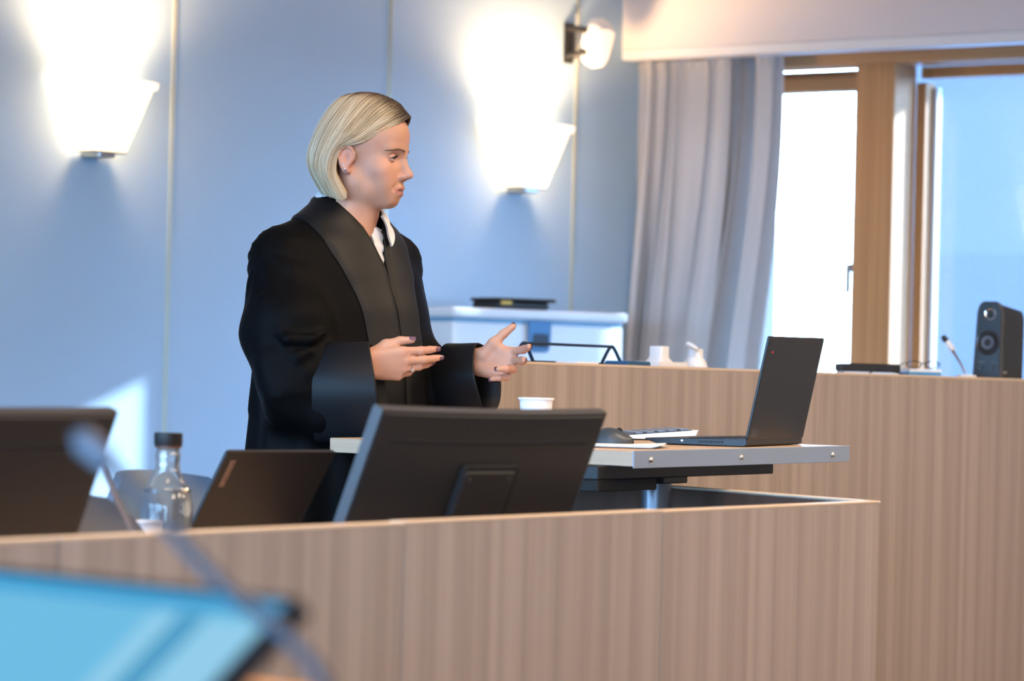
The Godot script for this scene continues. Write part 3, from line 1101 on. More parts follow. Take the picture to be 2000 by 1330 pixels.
func table_laptop() -> void:
	var near := on_table(1458, 873.5)
	var far := on_table(1585, 867.5)
	var dir := Vector3(0.42, 0, -0.907)
	far = near + dir * 0.31
	var mid := (near + far) / 2
	var yaw := atan2(-dir.z, dir.x)
	var o := thing("laptop", "thin open black laptop at the metal edge of the raised desk", "laptop", Vector3(mid.x, minf(near.y, mid.y) + 0.0028, mid.z), yaw)
	var up := table_at.basis.y * 1.0
	var tilt := Basis(Quaternion(Vector3.UP, (o.transform.basis.inverse() * up).normalized()))
	var w := 0.312
	# base: from the hinge towards -z, thin wedge
	var st := begin()
	var side := PackedVector2Array([Vector2(0.0, 0.0035), Vector2(0.006, 0.0), Vector2(0.19, 0.0015), Vector2(0.214, 0.009), Vector2(0.214, 0.0118), Vector2(0.0, 0.0152)])
	var bx := Transform3D(tilt, Vector3.ZERO) * Transform3D(Basis(Vector3.FORWARD, Vector3.UP, Vector3.RIGHT), Vector3.ZERO)
	plate(st, side, -w / 2, w / 2, bx, 0.0008)
	part("base", st, M.laptop_black, o)
	st = begin()
	for rr in 6:
		for cc in 14:
			var kw := 0.0178
			box(st, tilt * Vector3(-0.128 + cc * 0.0197, 0.0146 - (0.045 + rr * 0.0165) * 0.0159 + 0.0006, -0.04 - rr * 0.0165), Vector3(kw, 0.002, 0.0145), 0.0006, tilt)
	var keys := part("keys", st, M.black_matt, o)
	keys.set_meta("kind", "stuff")
	st = begin()
	for k in 9:
		box(st, tilt * Vector3(-w / 2 - 0.0001, 0.0075, -0.05 - k * 0.006), Vector3(0.001, 0.004, 0.0035), 0.0, tilt)
	part("vent", st, M.black_matt, o)
	st = begin()
	lathe(st, [Vector2(0, 0.0012), Vector2(0.0022, 0.001), Vector2(0.0024, 0)], 10, Transform3D(tilt, Vector3.ZERO) * Transform3D(turned(0, 0, 90), Vector3(-w / 2, 0.0078, -0.135)))
	part("port", st, M.chrome, o)
	# lid
	var lid := Basis(Vector3.RIGHT, deg_to_rad(12.0))
	var x := Transform3D(tilt, Vector3.ZERO) * Transform3D(lid, Vector3(0, 0.013, 0.002))
	var lh := 0.207
	st = begin()
	plate(st, rounded(w, lh, 0.005), -0.0055, 0.0, x * xform(Vector3(0, lh / 2, 0)), 0.001)
	var lp := part("lid", st, M.laptop_black, o)
	st = begin()
	plate(st, rounded(w - 0.01, lh - 0.014, 0.003), -0.0059, -0.0054, x * xform(Vector3(0, lh / 2 + 0.002, 0)), 0.0001)
	part("screen", st, M.screen_off, o)
	var red := plain(srgb(220, 30, 45), 0.4)
	red.emission_enabled = true
	red.emission = Color(1, 0.08, 0.12)
	red.emission_energy_multiplier = 0.8
	st = begin()
	lathe(st, [Vector2(0, 0.0008), Vector2(0.002, 0.0006), Vector2(0.0024, 0)], 10, x * Transform3D(Basis(Vector3.RIGHT, Vector3.BACK, Vector3.DOWN), Vector3(-w / 2 + 0.033, lh - 0.031, 0)))
	part("indicator_light", st, red, lp)
	# small print near the lower corner, too fine to read
	st = begin()
	var lens := [0.030, 0.036, 0.026, 0.034, 0.020]
	for k in 5:
		box(st, x * Vector3(-w / 2 + 0.014 + lens[k] / 2, 0.007 + k * 0.0034, 0.0001), Vector3(lens[k], 0.0011, 0.0004), 0.0, x.basis)
	part("fine_print", st, plain(srgb(92, 98, 106), 0.6), lp)

func table_papers() -> void:
	var p := on_table(1212, 874)
	var o := thing("papers", "thin pile of white papers at the near edge of the raised desk", "papers", p + Vector3(0, 0.0018, 0), table_at.basis.get_euler().y + 0.35)
	for k in 3:
		var st := begin()
		var w := 0.21
		var h := 0.285
		var b := Basis(Vector3.UP, 0.07 * (k - 1))
		var rows := []
		for i in 9:
			var row := PackedVector3Array()
			for j in 9:
				var u := i / 8.0 - 0.5
				var v := j / 8.0 - 0.5
				row.append(b * Vector3(u * w * 0.55 + 0.008 * k, 0.0008 + k * 0.0016 + 0.004 * maxf(0, u + v - 0.5) * k, v * h * 0.55))
			rows.append(row)
		var lower := rows.duplicate(true)
		for i in 9:
			for j in 9:
				lower[i][j] = rows[i][j] - Vector3(0, 0.0009, 0)
		grid(st, rows, false, true)
		grid(st, lower)
		for e: Array in [[rows[0], lower[0]], [rows[8], lower[8]]]:
			grid(st, e, false, false, 2)
		part("sheet", st, M.paper, o)

func mouse_and_keyboard() -> void:
	var p := on_table(1197, 867)
	var o := thing("mouse", "dark computer mouse on the raised desk beside the keyboard", "mouse", p + Vector3(0, 0.0005, 0), deg_to_rad(-12))
	# long axis x; high towards the left
	var rows := []
	var n := 22
	for i in n:
		var t := float(i) / (n - 1)
		var x := -0.036 + 0.076 * t
		var hw := 0.032 * pow(maxf(0.0, sin(PI * clampf(0.06 + t * 0.88, 0, 1))), 0.45)
		var hh := 0.031 * pow(maxf(0.0, sin(PI * clampf(0.10 + 0.82 * pow(t, 0.72), 0, 1))), 0.8)
		if i == 0 or i == n - 1: hw *= 0.3
		var row := PackedVector3Array()
		for j in 17:
			var a := PI * j / 16.0
			row.append(Vector3(x, 0.001 + hh * pow(sin(a), 0.8), cos(a) * hw))
		rows.append(row)
	var st := begin()
	grid(st, rows, false, true)
	var shell := plain(srgb(60, 68, 74), 0.4)
	var body := part("shell", st, shell, o)
	var low := []
	for i in n:
		var row := PackedVector3Array()
		var hw: float = rows[i][0].z + 0.0012
		for j in 7:
			var a := PI * j / 6.0
			row.append(Vector3(rows[i][0].x * 1.02, 0.0 + 0.008 * sin(a), cos(a) * hw))
		low.append(row)
	st = begin()
	grid(st, low, false, true)
	part("skirt", st, plain(srgb(34, 36, 40), 0.5), o)
	st = begin()
	lathe(st, [Vector2(0, -0.003), Vector2(0.006, -0.003), Vector2(0.0072, 0), Vector2(0.006, 0.003), Vector2(0, 0.003)], 16, Transform3D(turned(90, 0, 0), Vector3(0.012, 0.0245, 0)))
	part("wheel", st, M.rubber, body)
	# keyboard, seen along its length
	var ky := 1.66
	var kp := on_table(1291, 860.5) + Basis(Vector3.UP, ky) * Vector3(0.15, 0, 0)
	kp.y = (Plane(table_at.basis.y, table_at.origin).intersects_ray(kp + Vector3.UP, Vector3.DOWN) as Vector3).y
	o = thing("keyboard", "slim white keyboard with grey keys behind the mouse", "keyboard", kp + Vector3(0, 0.001, 0), ky)
	st = begin()
	var side := PackedVector2Array([Vector2(-0.070, 0.0), Vector2(0.066, 0.0), Vector2(0.070, 0.007), Vector2(-0.078, 0.021)])
	plate(st, side, -0.15, 0.15, Transform3D(Basis(Vector3.FORWARD, Vector3.UP, Vector3.RIGHT), Vector3.ZERO), 0.0015)
	part("body", st, M.white, o)
	st = begin()
	var tb := Basis(Vector3.RIGHT, -atan(0.014 / 0.148))
	plate(st, rounded(0.288, 0.132, 0.004), 0, 0.0012, Transform3D(tb * Basis(Vector3.RIGHT, Vector3.FORWARD, Vector3.UP), Vector3(0, 0.0142, 0)), 0.0004)
	part("key_bed", st, plain(srgb(46, 58, 74), 0.45), o)
	var key := begin()
	plate(key, rounded(0.0162, 0.0162, 0.002, 2), 0, 0.004, Transform3D(tb * Basis(Vector3.RIGHT, Vector3.FORWARD, Vector3.UP), Vector3.ZERO), 0.0008, 1.0)
	key.generate_normals()
	var km := key.commit()
	var kmat := plain(srgb(120, 132, 146), 0.4)
	for r in 5:
		for c in 15:
			var kk := part_mesh("key", km, kmat, o)
			kk.position = Vector3(-0.133 + c * 0.019, 0.0145, 0) + tb * Vector3(0, 0, 0.05 - r * 0.0235)


# ---------------------------------------------------------------- on the judges' bench
func bench_spot(u: float, v: float, back: float) -> Vector3:    # on the bench top, 'back' metres behind its front, seen at column u
	var p := at(1000, 705, 8.2)
	var n := Basis(Vector3.UP, 0.94996) * Vector3.BACK
	var q := Plane(n, p - n * back).intersects_ray(view.origin, at(u, v, 1.0) - view.origin)
	return Vector3(q.x, BENCH_TOP - 0.0014, q.z)

func build_bench_things() -> void:
	var yaw := 0.94996
	var ink := plain(srgb(24, 52, 78), 0.4, 0.3)
	# wire rack
	var a := bench_spot(1022, 700, 0.16)
	var b := bench_spot(1194, 703, 0.16)
	var mid := (a + b) / 2
	var run := (b - a)
	var o := thing("wire_rack", "low dark wire desk rack with looped ends on the judges' bench", "rack", mid, atan2(-run.z, run.x))
	var hl := run.length() / 2
	var ht := 0.047
	var st := begin()
	tube(st, [Vector3(-hl, ht, 0), Vector3(hl, ht, 0)], 0.0036, 10)
	part("top_bar", st, ink, o)
	for s: float in [-1, 1]:
		st = begin()
		tube(st, curve([Vector3(s * hl - 0.03, 0.003, 0.05), Vector3(s * hl - 0.012, ht * 0.75, 0.02), Vector3(s * hl, ht, 0), Vector3(s * hl + 0.012, ht * 0.75, -0.02), Vector3(s * hl + 0.03, 0.003, -0.05)], 6), 0.0042, 10)
		part("end_loop", st, ink, o)
	st = begin()
	box(st, Vector3(0, 0.003, 0.05), Vector3(2 * hl + 0.05, 0.006, 0.012), 0.001)
	box(st, Vector3(0, 0.003, -0.05), Vector3(2 * hl + 0.05, 0.006, 0.012), 0.001)
	part("base_bar", st, ink, o)
	# flat pad to its right
	var p := bench_spot(1226, 706, 0.05)
	o = thing("pad", "flat dark blue pad between the wire rack and the white dispenser", "pad", p, yaw)
	st = begin()
	box(st, Vector3(0, 0.005, 0), Vector3(0.10, 0.009, 0.07), 0.002)
	part("cover", st, plain(srgb(36, 84, 122), 0.6), o)
	st = begin()
	box(st, Vector3(0.001, 0.0105, 0), Vector3(0.094, 0.002, 0.066), 0.0005)
	part("top_sheet", st, plain(srgb(60, 110, 150), 0.7), o)
	p = bench_spot(1128, 705, 0.05)
	o = thing("notepad", "small white notepad lying under the wire rack bar", "notepad", p, yaw)
	st = begin()
	box(st, Vector3(0, 0.003, 0), Vector3(0.09, 0.005, 0.06), 0.0008)
	part("sheets", st, M.paper, o)
	st = begin()
	box(st, Vector3(0, 0.0032, -0.03), Vector3(0.091, 0.0062, 0.006), 0.0008)
	part("binding", st, plain(srgb(190, 200, 208), 0.6), o)
	# white dispenser on a flat foot
	p = bench_spot(1287, 710, 0.14)
	o = thing("dispenser", "squat white dispenser with a square neck on the judges' bench", "dispenser", p, yaw)
	st = begin()
	box(st, Vector3(0, 0.007, 0), Vector3(0.13, 0.014, 0.09), 0.003)
	part("foot", st, M.white, o)
	st = begin()
	var rows := []
	for q in [[0.012, 0.030], [0.017, 0.027], [0.022, 0.0225], [0.028, 0.0205], [0.052, 0.0205], [0.053, 0.0195]]:
		var row := PackedVector3Array()
		for v2 in rounded(q[1] * 2, q[1] * 2, q[1] * 0.5, 4):
			row.append(Vector3(v2.x, q[0], -v2.y))
		rows.append(row)
	grid(st, rows, true)
	st.set_smooth_group(-1)
	for j in range(1, rows[5].size() - 1):
		tri(st, rows[5][0], rows[5][j + 1], rows[5][j])
	part("neck", st, M.white, o)
	# flip-top bottle
	p = bench_spot(1357, 714, 0.10)
	o = thing("flip_top_bottle", "small white flip-top bottle with its lid open on the judges' bench", "bottle", p, yaw)
	st = begin()
	lathe(st, [Vector2(0, 0), Vector2(0.031, 0), Vector2(0.033, 0.004), Vector2(0.028, 0.018), Vector2(0.0215, 0.027), Vector2(0.0205, 0.030), Vector2(0.0205, 0.046), Vector2(0.018, 0.049), Vector2(0.006, 0.050), Vector2(0.005, 0.054), Vector2(0, 0.054)], 28)
	part("bottle_body", st, M.white, o)
	st = begin()
	lathe(st, [Vector2(0, 0.006), Vector2(0.016, 0.006), Vector2(0.018, 0.004), Vector2(0.018, -0.002), Vector2(0.015, -0.003), Vector2(0, -0.002)], 24, Transform3D(turned(0, -38, -32), Vector3(-0.034, 0.053, 0.012)))
	part("flip_lid", st, M.white, o)
	# black box with a cable
	var l := bench_spot(1637, 726, 0.12)
	var r := bench_spot(1755, 729, 0.12)
	mid = (l + r) / 2 + Vector3(0, 0.0006, -0.04)
	o = thing("black_box", "flat black box on the judges' bench below the wooden window post", "box", mid, 0.15)
	var w := 0.158
	st = begin()
	box(st, Vector3(0, 0.0035, 0), Vector3(w * 0.96, 0.007, 0.10), 0.001)
	part("tray", st, M.paper, o)
	st = begin()
	box(st, Vector3(0, 0.018, 0), Vector3(w, 0.022, 0.11), 0.003)
	part("case", st, M.black, o)
	st = begin()
	tube(st, curve([Vector3(-0.01, 0.002, 0.06), Vector3(0.01, 0.013, 0.062), Vector3(0.045, 0.010, 0.062), Vector3(0.085, 0.002, 0.065)], 6), 0.0017, 8)
	part("cable", st, M.rubber, o)
	# blue folder with papers, spectacles on top
	l = bench_spot(1758, 729, 0.14)
	r = bench_spot(1832, 732, 0.14)
	mid = (l + r) / 2 + Vector3(0.004, 0.0006, -0.05)
	w = 0.094
	o = thing("folder", "light blue folder stuffed with papers beside the flat black box", "folder", mid, 0.12)
	st = begin()
	box(st, Vector3(0, 0.0055, 0), Vector3(w, 0.011, 0.14), 0.002)
	part("cover", st, plain(srgb(72, 150, 200), 0.5), o)
	st = begin()
	box(st, Vector3(0.004, 0.0155, -0.002), Vector3(w * 0.97, 0.009, 0.135), 0.001)
	part("paper_stack", st, M.paper, o)
	var top := mid + Vector3(0, 0.0202, 0)
	o = thing("spectacles", "dark framed spectacles lying on the blue folder", "spectacles", top, 0.1)
	for s: float in [-1, 1]:
		var loop := []
		for k in 17:
			var t := TAU * k / 16
			loop.append(Vector3(s * 0.026 + cos(t) * 0.021, 0.012 + sin(t) * 0.011 * 0.9, 0.058))
		st = begin()
		tube(st, loop, 0.0016, 6)
		part("rim", st, M.black, o)
		st = begin()
		tube(st, [Vector3(s * 0.047, 0.016, 0.058), Vector3(s * 0.05, 0.014, 0.01), Vector3(s * 0.046, 0.002, -0.05)], 0.0014, 6)
		part("temple", st, M.black, o)
	st = begin()
	tube(st, [Vector3(-0.006, 0.015, 0.058), Vector3(0, 0.017, 0.058), Vector3(0.006, 0.015, 0.058)], 0.0014, 6)
	part("bridge", st, M.black, o)
	# silver gooseneck microphone
	p = bench_spot(1888, 733, 0.09)
	o = thing("bench_microphone", "thin silver gooseneck microphone leaning left beside the loudspeaker", "microphone", p, yaw, "gooseneck microphones")
	var inv := o.transform.affine_inverse()
	var d0 := (view.affine_inverse() * p).z * -1.0
	st = begin()
	lathe(st, [Vector2(0, 0.009), Vector2(0.026, 0.008), Vector2(0.03, 0.0), Vector2(0, 0)], 20)
	part("base", st, M.white, o)
	st = begin()
	tube(st, curve([Vector3(0, 0.004, 0), inv * at(1876, 710, d0), inv * at(1860, 684, d0 - 0.01)], 5), [0.0035, 0.0035, 0.0034, 0.0034, 0.0034, 0.0034, 0.0034, 0.0036, 0.004, 0.0045, 0.005], 10)
	part("stem", st, M.steel, o)
	st = begin()
	tube(st, [inv * at(1863, 688, d0), inv * at(1858, 679, d0), inv * at(1850, 668, d0), inv * at(1848, 665, d0)], [0.006, 0.0085, 0.0085, 0.007], 12)
	part("capsule", st, M.white, o)
	st = begin()
	tube(st, [inv * at(1848.5, 666, d0), inv * at(1843, 659, d0), inv * at(1840.5, 656, d0)], [0.0085, 0.0085, 0.005], 12)
	part("grille", st, M.black, o)
	loudspeaker()

func loudspeaker() -> void:
	var l := bench_spot(1899, 736, 0.10)
	var d := -(view.affine_inverse() * l).z
	var turn := deg_to_rad(-29)
	var o := thing("loudspeaker", "glossy black two-way computer loudspeaker on the right end of the bench", "loudspeaker", l + Basis(Vector3.UP, turn) * Vector3(0.041, 0.0018, -0.075), turn)
	var h := 0.150 * d / 7.0 * 1.0
	var wb := 0.083 * d / 10.0
	# baffle outline, narrower towards the top, leaning back a little
	var outline := PackedVector2Array()
	var wt := 0.066 * d / 10.0
	for q in [[wb / 2, 0.0], [wt / 2 + 0.004, h - 0.03], [wt / 2, h - 0.014], [wt / 2 - 0.006, h - 0.004], [wt / 2 - 0.016, h], [-wt / 2 + 0.016, h], [-wt / 2 + 0.006, h - 0.004], [-wt / 2, h - 0.014], [-wt / 2 - 0.004, h - 0.03], [-wb / 2, 0.0]]:
		outline.append(Vector2(q[0], q[1]))
	var lean := Basis(Vector3.RIGHT, deg_to_rad(-5))
	var x := Transform3D(lean, Vector3(0, 0, 0.075))
	var st := begin()
	plate(st, outline, -0.02, 0.0, x, 0.003)
	var baffle := part("baffle", st, M.gloss_black, o)
	st = begin()
	var inner := PackedVector2Array()
	for q in outline: inner.append(q * Vector2(0.93, 0.975) + Vector2(0, 0.002))
	plate(st, inner, -0.19, -0.02, x, 0.006)
	part("cabinet", st, M.black, o)
	var face := Transform3D(Basis(Vector3.RIGHT, Vector3.BACK, Vector3.DOWN), Vector3.ZERO)
	var s := d / 10.0
	st = begin()
	lathe(st, [Vector2(0, -0.004), Vector2(0.006, -0.004), Vector2(0.014, 0.001), Vector2(0.0165, 0.0015), Vector2(0.0175, 0)], 28, x * xform(Vector3(0.003, h * 0.83, 0)) * face * xform(Vector3.ZERO, Basis.from_scale(Vector3(s, s, s))))
	var tw := part("tweeter", st, M.chrome, baffle)
	st = begin()
	lathe(st, [Vector2(0, 0.005), Vector2(0.004, 0.004), Vector2(0.0065, 0.0), Vector2(0.0065, -0.003)], 20, x * xform(Vector3(0.003, h * 0.83, 0)) * face)
	part("dome", st, M.black, tw if false else baffle)
	var woof := x * xform(Vector3(0, h * 0.46, 0)) * face * xform(Vector3.ZERO, Basis.from_scale(Vector3(s, s, s)))
	st = begin()
	lathe(st, [Vector2(0.029, 0.0015), Vector2(0.034, 0.003), Vector2(0.0355, 0.0)], 36, woof)
	part("trim_ring", st, plain(srgb(60, 62, 66), 0.25, 0.4), baffle)
	st = begin()
	lathe(st, [Vector2(0.0195, 0.001), Vector2(0.025, 0.0035), Vector2(0.0295, 0.001)], 36, woof)
	part("surround", st, M.rubber, baffle)
	st = begin()
	lathe(st, [Vector2(0.0095, 0.0008), Vector2(0.0195, 0.0018)], 36, woof)
	part("cone", st, plain(srgb(78, 80, 88), 0.5), baffle)
	st = begin()
	lathe(st, [Vector2(0, 0.0045), Vector2(0.006, 0.0036), Vector2(0.0097, 0.0008)], 28, woof)
	part("dust_cap", st, M.black, baffle)
	for k in 2:
		st = begin()
		lathe(st, [Vector2(0, 0.007), Vector2(0.0052, 0.0065), Vector2(0.006, 0.0)], 18, x * xform(Vector3(-0.017 + k * 0.034, h * 0.135, 0)) * face)
		part("knob", st, plain(srgb(46, 47, 50), 0.3, 0.3), baffle)
		st = begin()
		box(st, x * Vector3(-0.016 + k * 0.034, h * 0.205, 0.0002), Vector3(0.018 - k * 0.008, 0.0016, 0.0006), 0.0, lean)
		part("knob_caption", st, plain(srgb(96, 98, 102), 0.5), baffle)
	for k in 2:
		st = begin()
		lathe(st, [Vector2(0, 0.004), Vector2(0.0042, 0.003), Vector2(0.0048, 0)], 14, Transform3D(Basis(Vector3.FORWARD, Vector3.RIGHT, Vector3.DOWN), Vector3(wb / 2 - 0.006, 0.016, 0.035 - k * 0.016)))
		part("socket", st, M.chrome, o)


# ---------------------------------------------------------------- against the back wall
func build_back_things() -> void:
	var l := at(883, 599, 12.45)
	var yaw := deg_to_rad(35)
	var yb := Basis(Vector3.UP, yaw)
	var w := 0.762
	var h := l.y
	var dp := 0.22
	var c := l + yb * Vector3(w / 2, 0, -dp / 2)
	var o := thing("cabinet", "pale grey cabinet with a lift-up lid and dark latch in front of the curtain", "cabinet", Vector3(c.x, 0, c.z), yaw)
	var st := begin()
	box(st, Vector3(0, (h - 0.05) / 2, -0.006), Vector3(w - 0.02, h - 0.05, dp - 0.012), 0.006)
	part("body", st, M.cabinet, o)
	st = begin()
	box(st, Vector3(0, h - 0.0175, 0), Vector3(w, 0.035, dp + 0.01), 0.008)
	part("lid", st, M.cabinet, o)
	st = begin()
	box(st, Vector3(0, h - 0.042, -0.004), Vector3(w - 0.03, 0.016, dp - 0.02), 0.002)
	part("seal", st, plain(srgb(120, 168, 200), 0.6), o)
	st = begin()
	var x := xform(Vector3(-0.002, h - 0.10, dp / 2 - 0.012))
	var latch := PackedVector2Array([Vector2(0.05, 0.06), Vector2(-0.05, 0.06), Vector2(-0.048, -0.02), Vector2(-0.040, -0.042), Vector2(-0.03, -0.048), Vector2(0.03, -0.048), Vector2(0.040, -0.042), Vector2(0.048, -0.02)])
	plate(st, latch, 0, 0.012, x, 0.003)
	var lt := part("latch", st, plain(srgb(64, 120, 168), 0.4), o)
	st = begin()
	plate(st, rounded(0.07, 0.05, 0.008), 0.010, 0.0128, x * xform(Vector3(0.002, -0.008, 0)), 0.001)
	part("grip", st, plain(srgb(14, 30, 52), 0.5), lt)
	# low dark case on the cabinet
	var p := Vector3(c.x, h, c.z) + yb * Vector3(-0.07, 0.0005, 0.02)
	o = thing("case", "low black case with a yellow tag on top of the pale cabinet", "case", p, yaw)
	st = begin()
	box(st, Vector3(0, 0.014, 0), Vector3(0.23, 0.026, 0.16), 0.008)
	part("shell", st, M.black, o)
	st = begin()
	box(st, Vector3(0.01, 0.033, 0), Vector3(0.26, 0.012, 0.17), 0.005)
	part("cover", st, M.black_matt, o)
	st = begin()
	box(st, Vector3(-0.075, 0.022, 0.081), Vector3(0.045, 0.014, 0.004), 0.001)
	part("tag", st, plain(srgb(206, 168, 70), 0.6), o)
	# white wall loudspeaker on a black bracket
	var bt := Basis(Vector3.UP, back_wall_turn)
	p = corner + bt * Vector3(-0.255, 2.335, 0.0)
	o = thing("wall_speaker", "white rounded speaker on a black bracket high up by the curtain", "loudspeaker", p, back_wall_turn)
	st = begin()
	var rows := []
	for i in 15:
		var t := i / 14.0 * 2 - 1
		var row := PackedVector3Array()
		var s := pow(maxf(0.0, 1.0 - pow(absf(t), 3.0)), 0.5)
		for j in 24:
			var a := TAU * j / 24
			var cx := signf(cos(a)) * pow(absf(cos(a)), 0.8)
			var sz := signf(sin(a)) * pow(absf(sin(a)), 0.8)
			row.append(Vector3(cx * 0.058 * s + 0.02 * t * -0.3, t * 0.095, sz * 0.052 * s))
		rows.append(row)
	var sp := Transform3D(turned(14, -20, -8), Vector3(0.0, 0.0, 0.10))
	for i in 15:
		for j in 24:
			rows[i][j] = sp * rows[i][j]
	grid(st, rows, true)
	part("housing", st, M.white, o)
	st = begin()
	plate(st, rounded(0.07, 0.12, 0.02), 0.050, 0.0535, sp, 0.001)
	part("grille", st, plain(srgb(222, 222, 224), 0.6), o)
	st = begin()
	for y: float in [0.055, -0.05]:
		tube(st, [Vector3(-0.062, y, 0.006), Vector3(-0.066, y * 0.9, 0.05), Vector3(-0.05, y * 0.75, 0.10)], 0.012, 8)
	tube(st, [Vector3(-0.066, 0.05, 0.05), Vector3(-0.066, -0.045, 0.05)], 0.004, 8)
	box(st, Vector3(-0.05, 0, 0.004), Vector3(0.05, 0.15, 0.008), 0.002)
	part("bracket", st, M.black, o)


# ---------------------------------------------------------------- the blurred foreground
func build_foreground() -> void:
	var yaw := deg_to_rad(-49.8)
	var yb := Basis(Vector3.UP, yaw)
	var top_y := 0.775
	var e := on_level(520, 1322, top_y)
	# desk
	var o := thing("foreground_desk", "wooden desk edge at the very bottom below the blue screen", "desk", Vector3(e.x, 0, e.z), yaw)
	var st := begin()
	box(st, Vector3(0.325, top_y - 0.014, 0.36), Vector3(1.75, 0.028, 0.72), 0.003)
	part("desktop", st, M.pine_lying, o)
	for x: float in [-0.53, 1.17]:
		st = begin()
		box(st, Vector3(x, (top_y - 0.028) / 2, 0.36), Vector3(0.03, top_y - 0.028, 0.66), 0.003)
		part("side_panel", st, M.ash, o)
	# monitor lying back
	var c := at(590, 1163, 2.25)
	var w := 0.385
	var h := 0.215
	var tb := Basis(Vector3.RIGHT, deg_to_rad(-49))
	var mid := c + yb * (tb * Vector3(-w / 2, -h, 0))      # middle of the lower edge
	o = thing("foreground_monitor", "tilted monitor with a blue reflection painted as screen glow, blurred, in the lower left corner", "monitor", Vector3(mid.x, top_y, mid.z) + yb * Vector3(0, 0, -0.12), yaw)
	var x := o.transform.affine_inverse() * Transform3D(yb * tb, mid)
	st = begin()
	plate(st, rounded(w, h, 0.005), -0.016, 0.0, x * xform(Vector3(0, h / 2, 0)), 0.002)
	part("bezel", st, M.monitor, o)
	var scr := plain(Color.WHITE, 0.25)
	var im := Image.create(256, 160, true, Image.FORMAT_RGB8)  # blue reflection and its dark band painted as glowing screen colours
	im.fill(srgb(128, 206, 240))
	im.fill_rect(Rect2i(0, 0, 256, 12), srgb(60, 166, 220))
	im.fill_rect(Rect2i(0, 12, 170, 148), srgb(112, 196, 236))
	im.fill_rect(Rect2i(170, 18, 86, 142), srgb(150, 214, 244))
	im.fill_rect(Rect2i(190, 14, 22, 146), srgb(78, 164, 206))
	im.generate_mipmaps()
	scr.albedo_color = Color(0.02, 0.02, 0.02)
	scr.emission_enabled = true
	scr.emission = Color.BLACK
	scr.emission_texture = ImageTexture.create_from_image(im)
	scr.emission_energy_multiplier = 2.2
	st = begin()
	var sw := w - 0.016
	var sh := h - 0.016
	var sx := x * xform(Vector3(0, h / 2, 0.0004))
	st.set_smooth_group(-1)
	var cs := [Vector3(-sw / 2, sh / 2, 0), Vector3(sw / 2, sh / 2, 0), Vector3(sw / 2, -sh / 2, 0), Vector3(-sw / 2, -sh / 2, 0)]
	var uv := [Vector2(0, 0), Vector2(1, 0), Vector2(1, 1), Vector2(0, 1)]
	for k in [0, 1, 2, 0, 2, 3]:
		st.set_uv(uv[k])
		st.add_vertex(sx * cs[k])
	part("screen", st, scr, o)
	var l := AreaLight3D.new()  # added light to go with the painted screen glow
	l.name = "screen_light"
	o.add_child(l)
	l.area_size = Vector2(sw, sh)
	l.transform = sx * xform(Vector3(0, 0, 0.01), Basis(Vector3.UP, PI))
	l.light_color = Color(0.5, 0.8, 0.95)
	l.light_energy = 0.1
	l.area_range = 8
	l.shadow_enabled = true
	st = begin()
	var foot := o.transform.affine_inverse() * (mid + yb * (tb * Vector3(0, 0.12, -0.014)))
	box(st, Vector3(0, foot.y / 2 - 0.004, foot.z - 0.012), Vector3(0.07, foot.y - 0.014, 0.02), 0.004)
	part("stand_arm", st, M.monitor, o)
	st = begin()
	box(st, Vector3(0, 0.007, foot.z - 0.01), Vector3(0.20, 0.013, 0.10), 0.004)
	part("stand_foot", st, M.monitor, o)
	# gooseneck microphone, far out of focus
	var base := on_level(652, 1690, top_y)
	o = thing("foreground_microphone", "blurred grey gooseneck microphone arching over the blue screen", "microphone", base, yaw, "gooseneck microphones")
	var inv := o.transform.affine_inverse()
	var d := -(view.affine_inverse() * base).z
	st = begin()
	lathe(st, [Vector2(0, 0.02), Vector2(0.04, 0.018), Vector2(0.046, 0.0), Vector2(0, 0)], 24)
	part("base", st, M.black, o)
	st = begin()
	tube(st, curve([Vector3(0, 0.016, 0), inv * at(652, 1480, d + 0.01), inv * at(630, 1330, d + 0.03), inv * at(555, 1240, d + 0.06), inv * at(450, 1157, d + 0.09), inv * at(348, 1052, d + 0.12), inv * at(270, 967, d + 0.15), inv * at(212, 905, d + 0.17)], 6), 0.005, 10)
	part("stem", st, plain(srgb(58, 60, 68), 0.5, 0.0), o)
	st = begin()
	tube(st, [inv * at(216, 909, d + 0.17), inv * at(204, 896, d + 0.175), inv * at(166, 862, d + 0.185), inv * at(158, 855, d + 0.19)], [0.006, 0.008, 0.009, 0.006], 14)
	part("head", st, plain(srgb(96, 98, 106), 0.6), o)


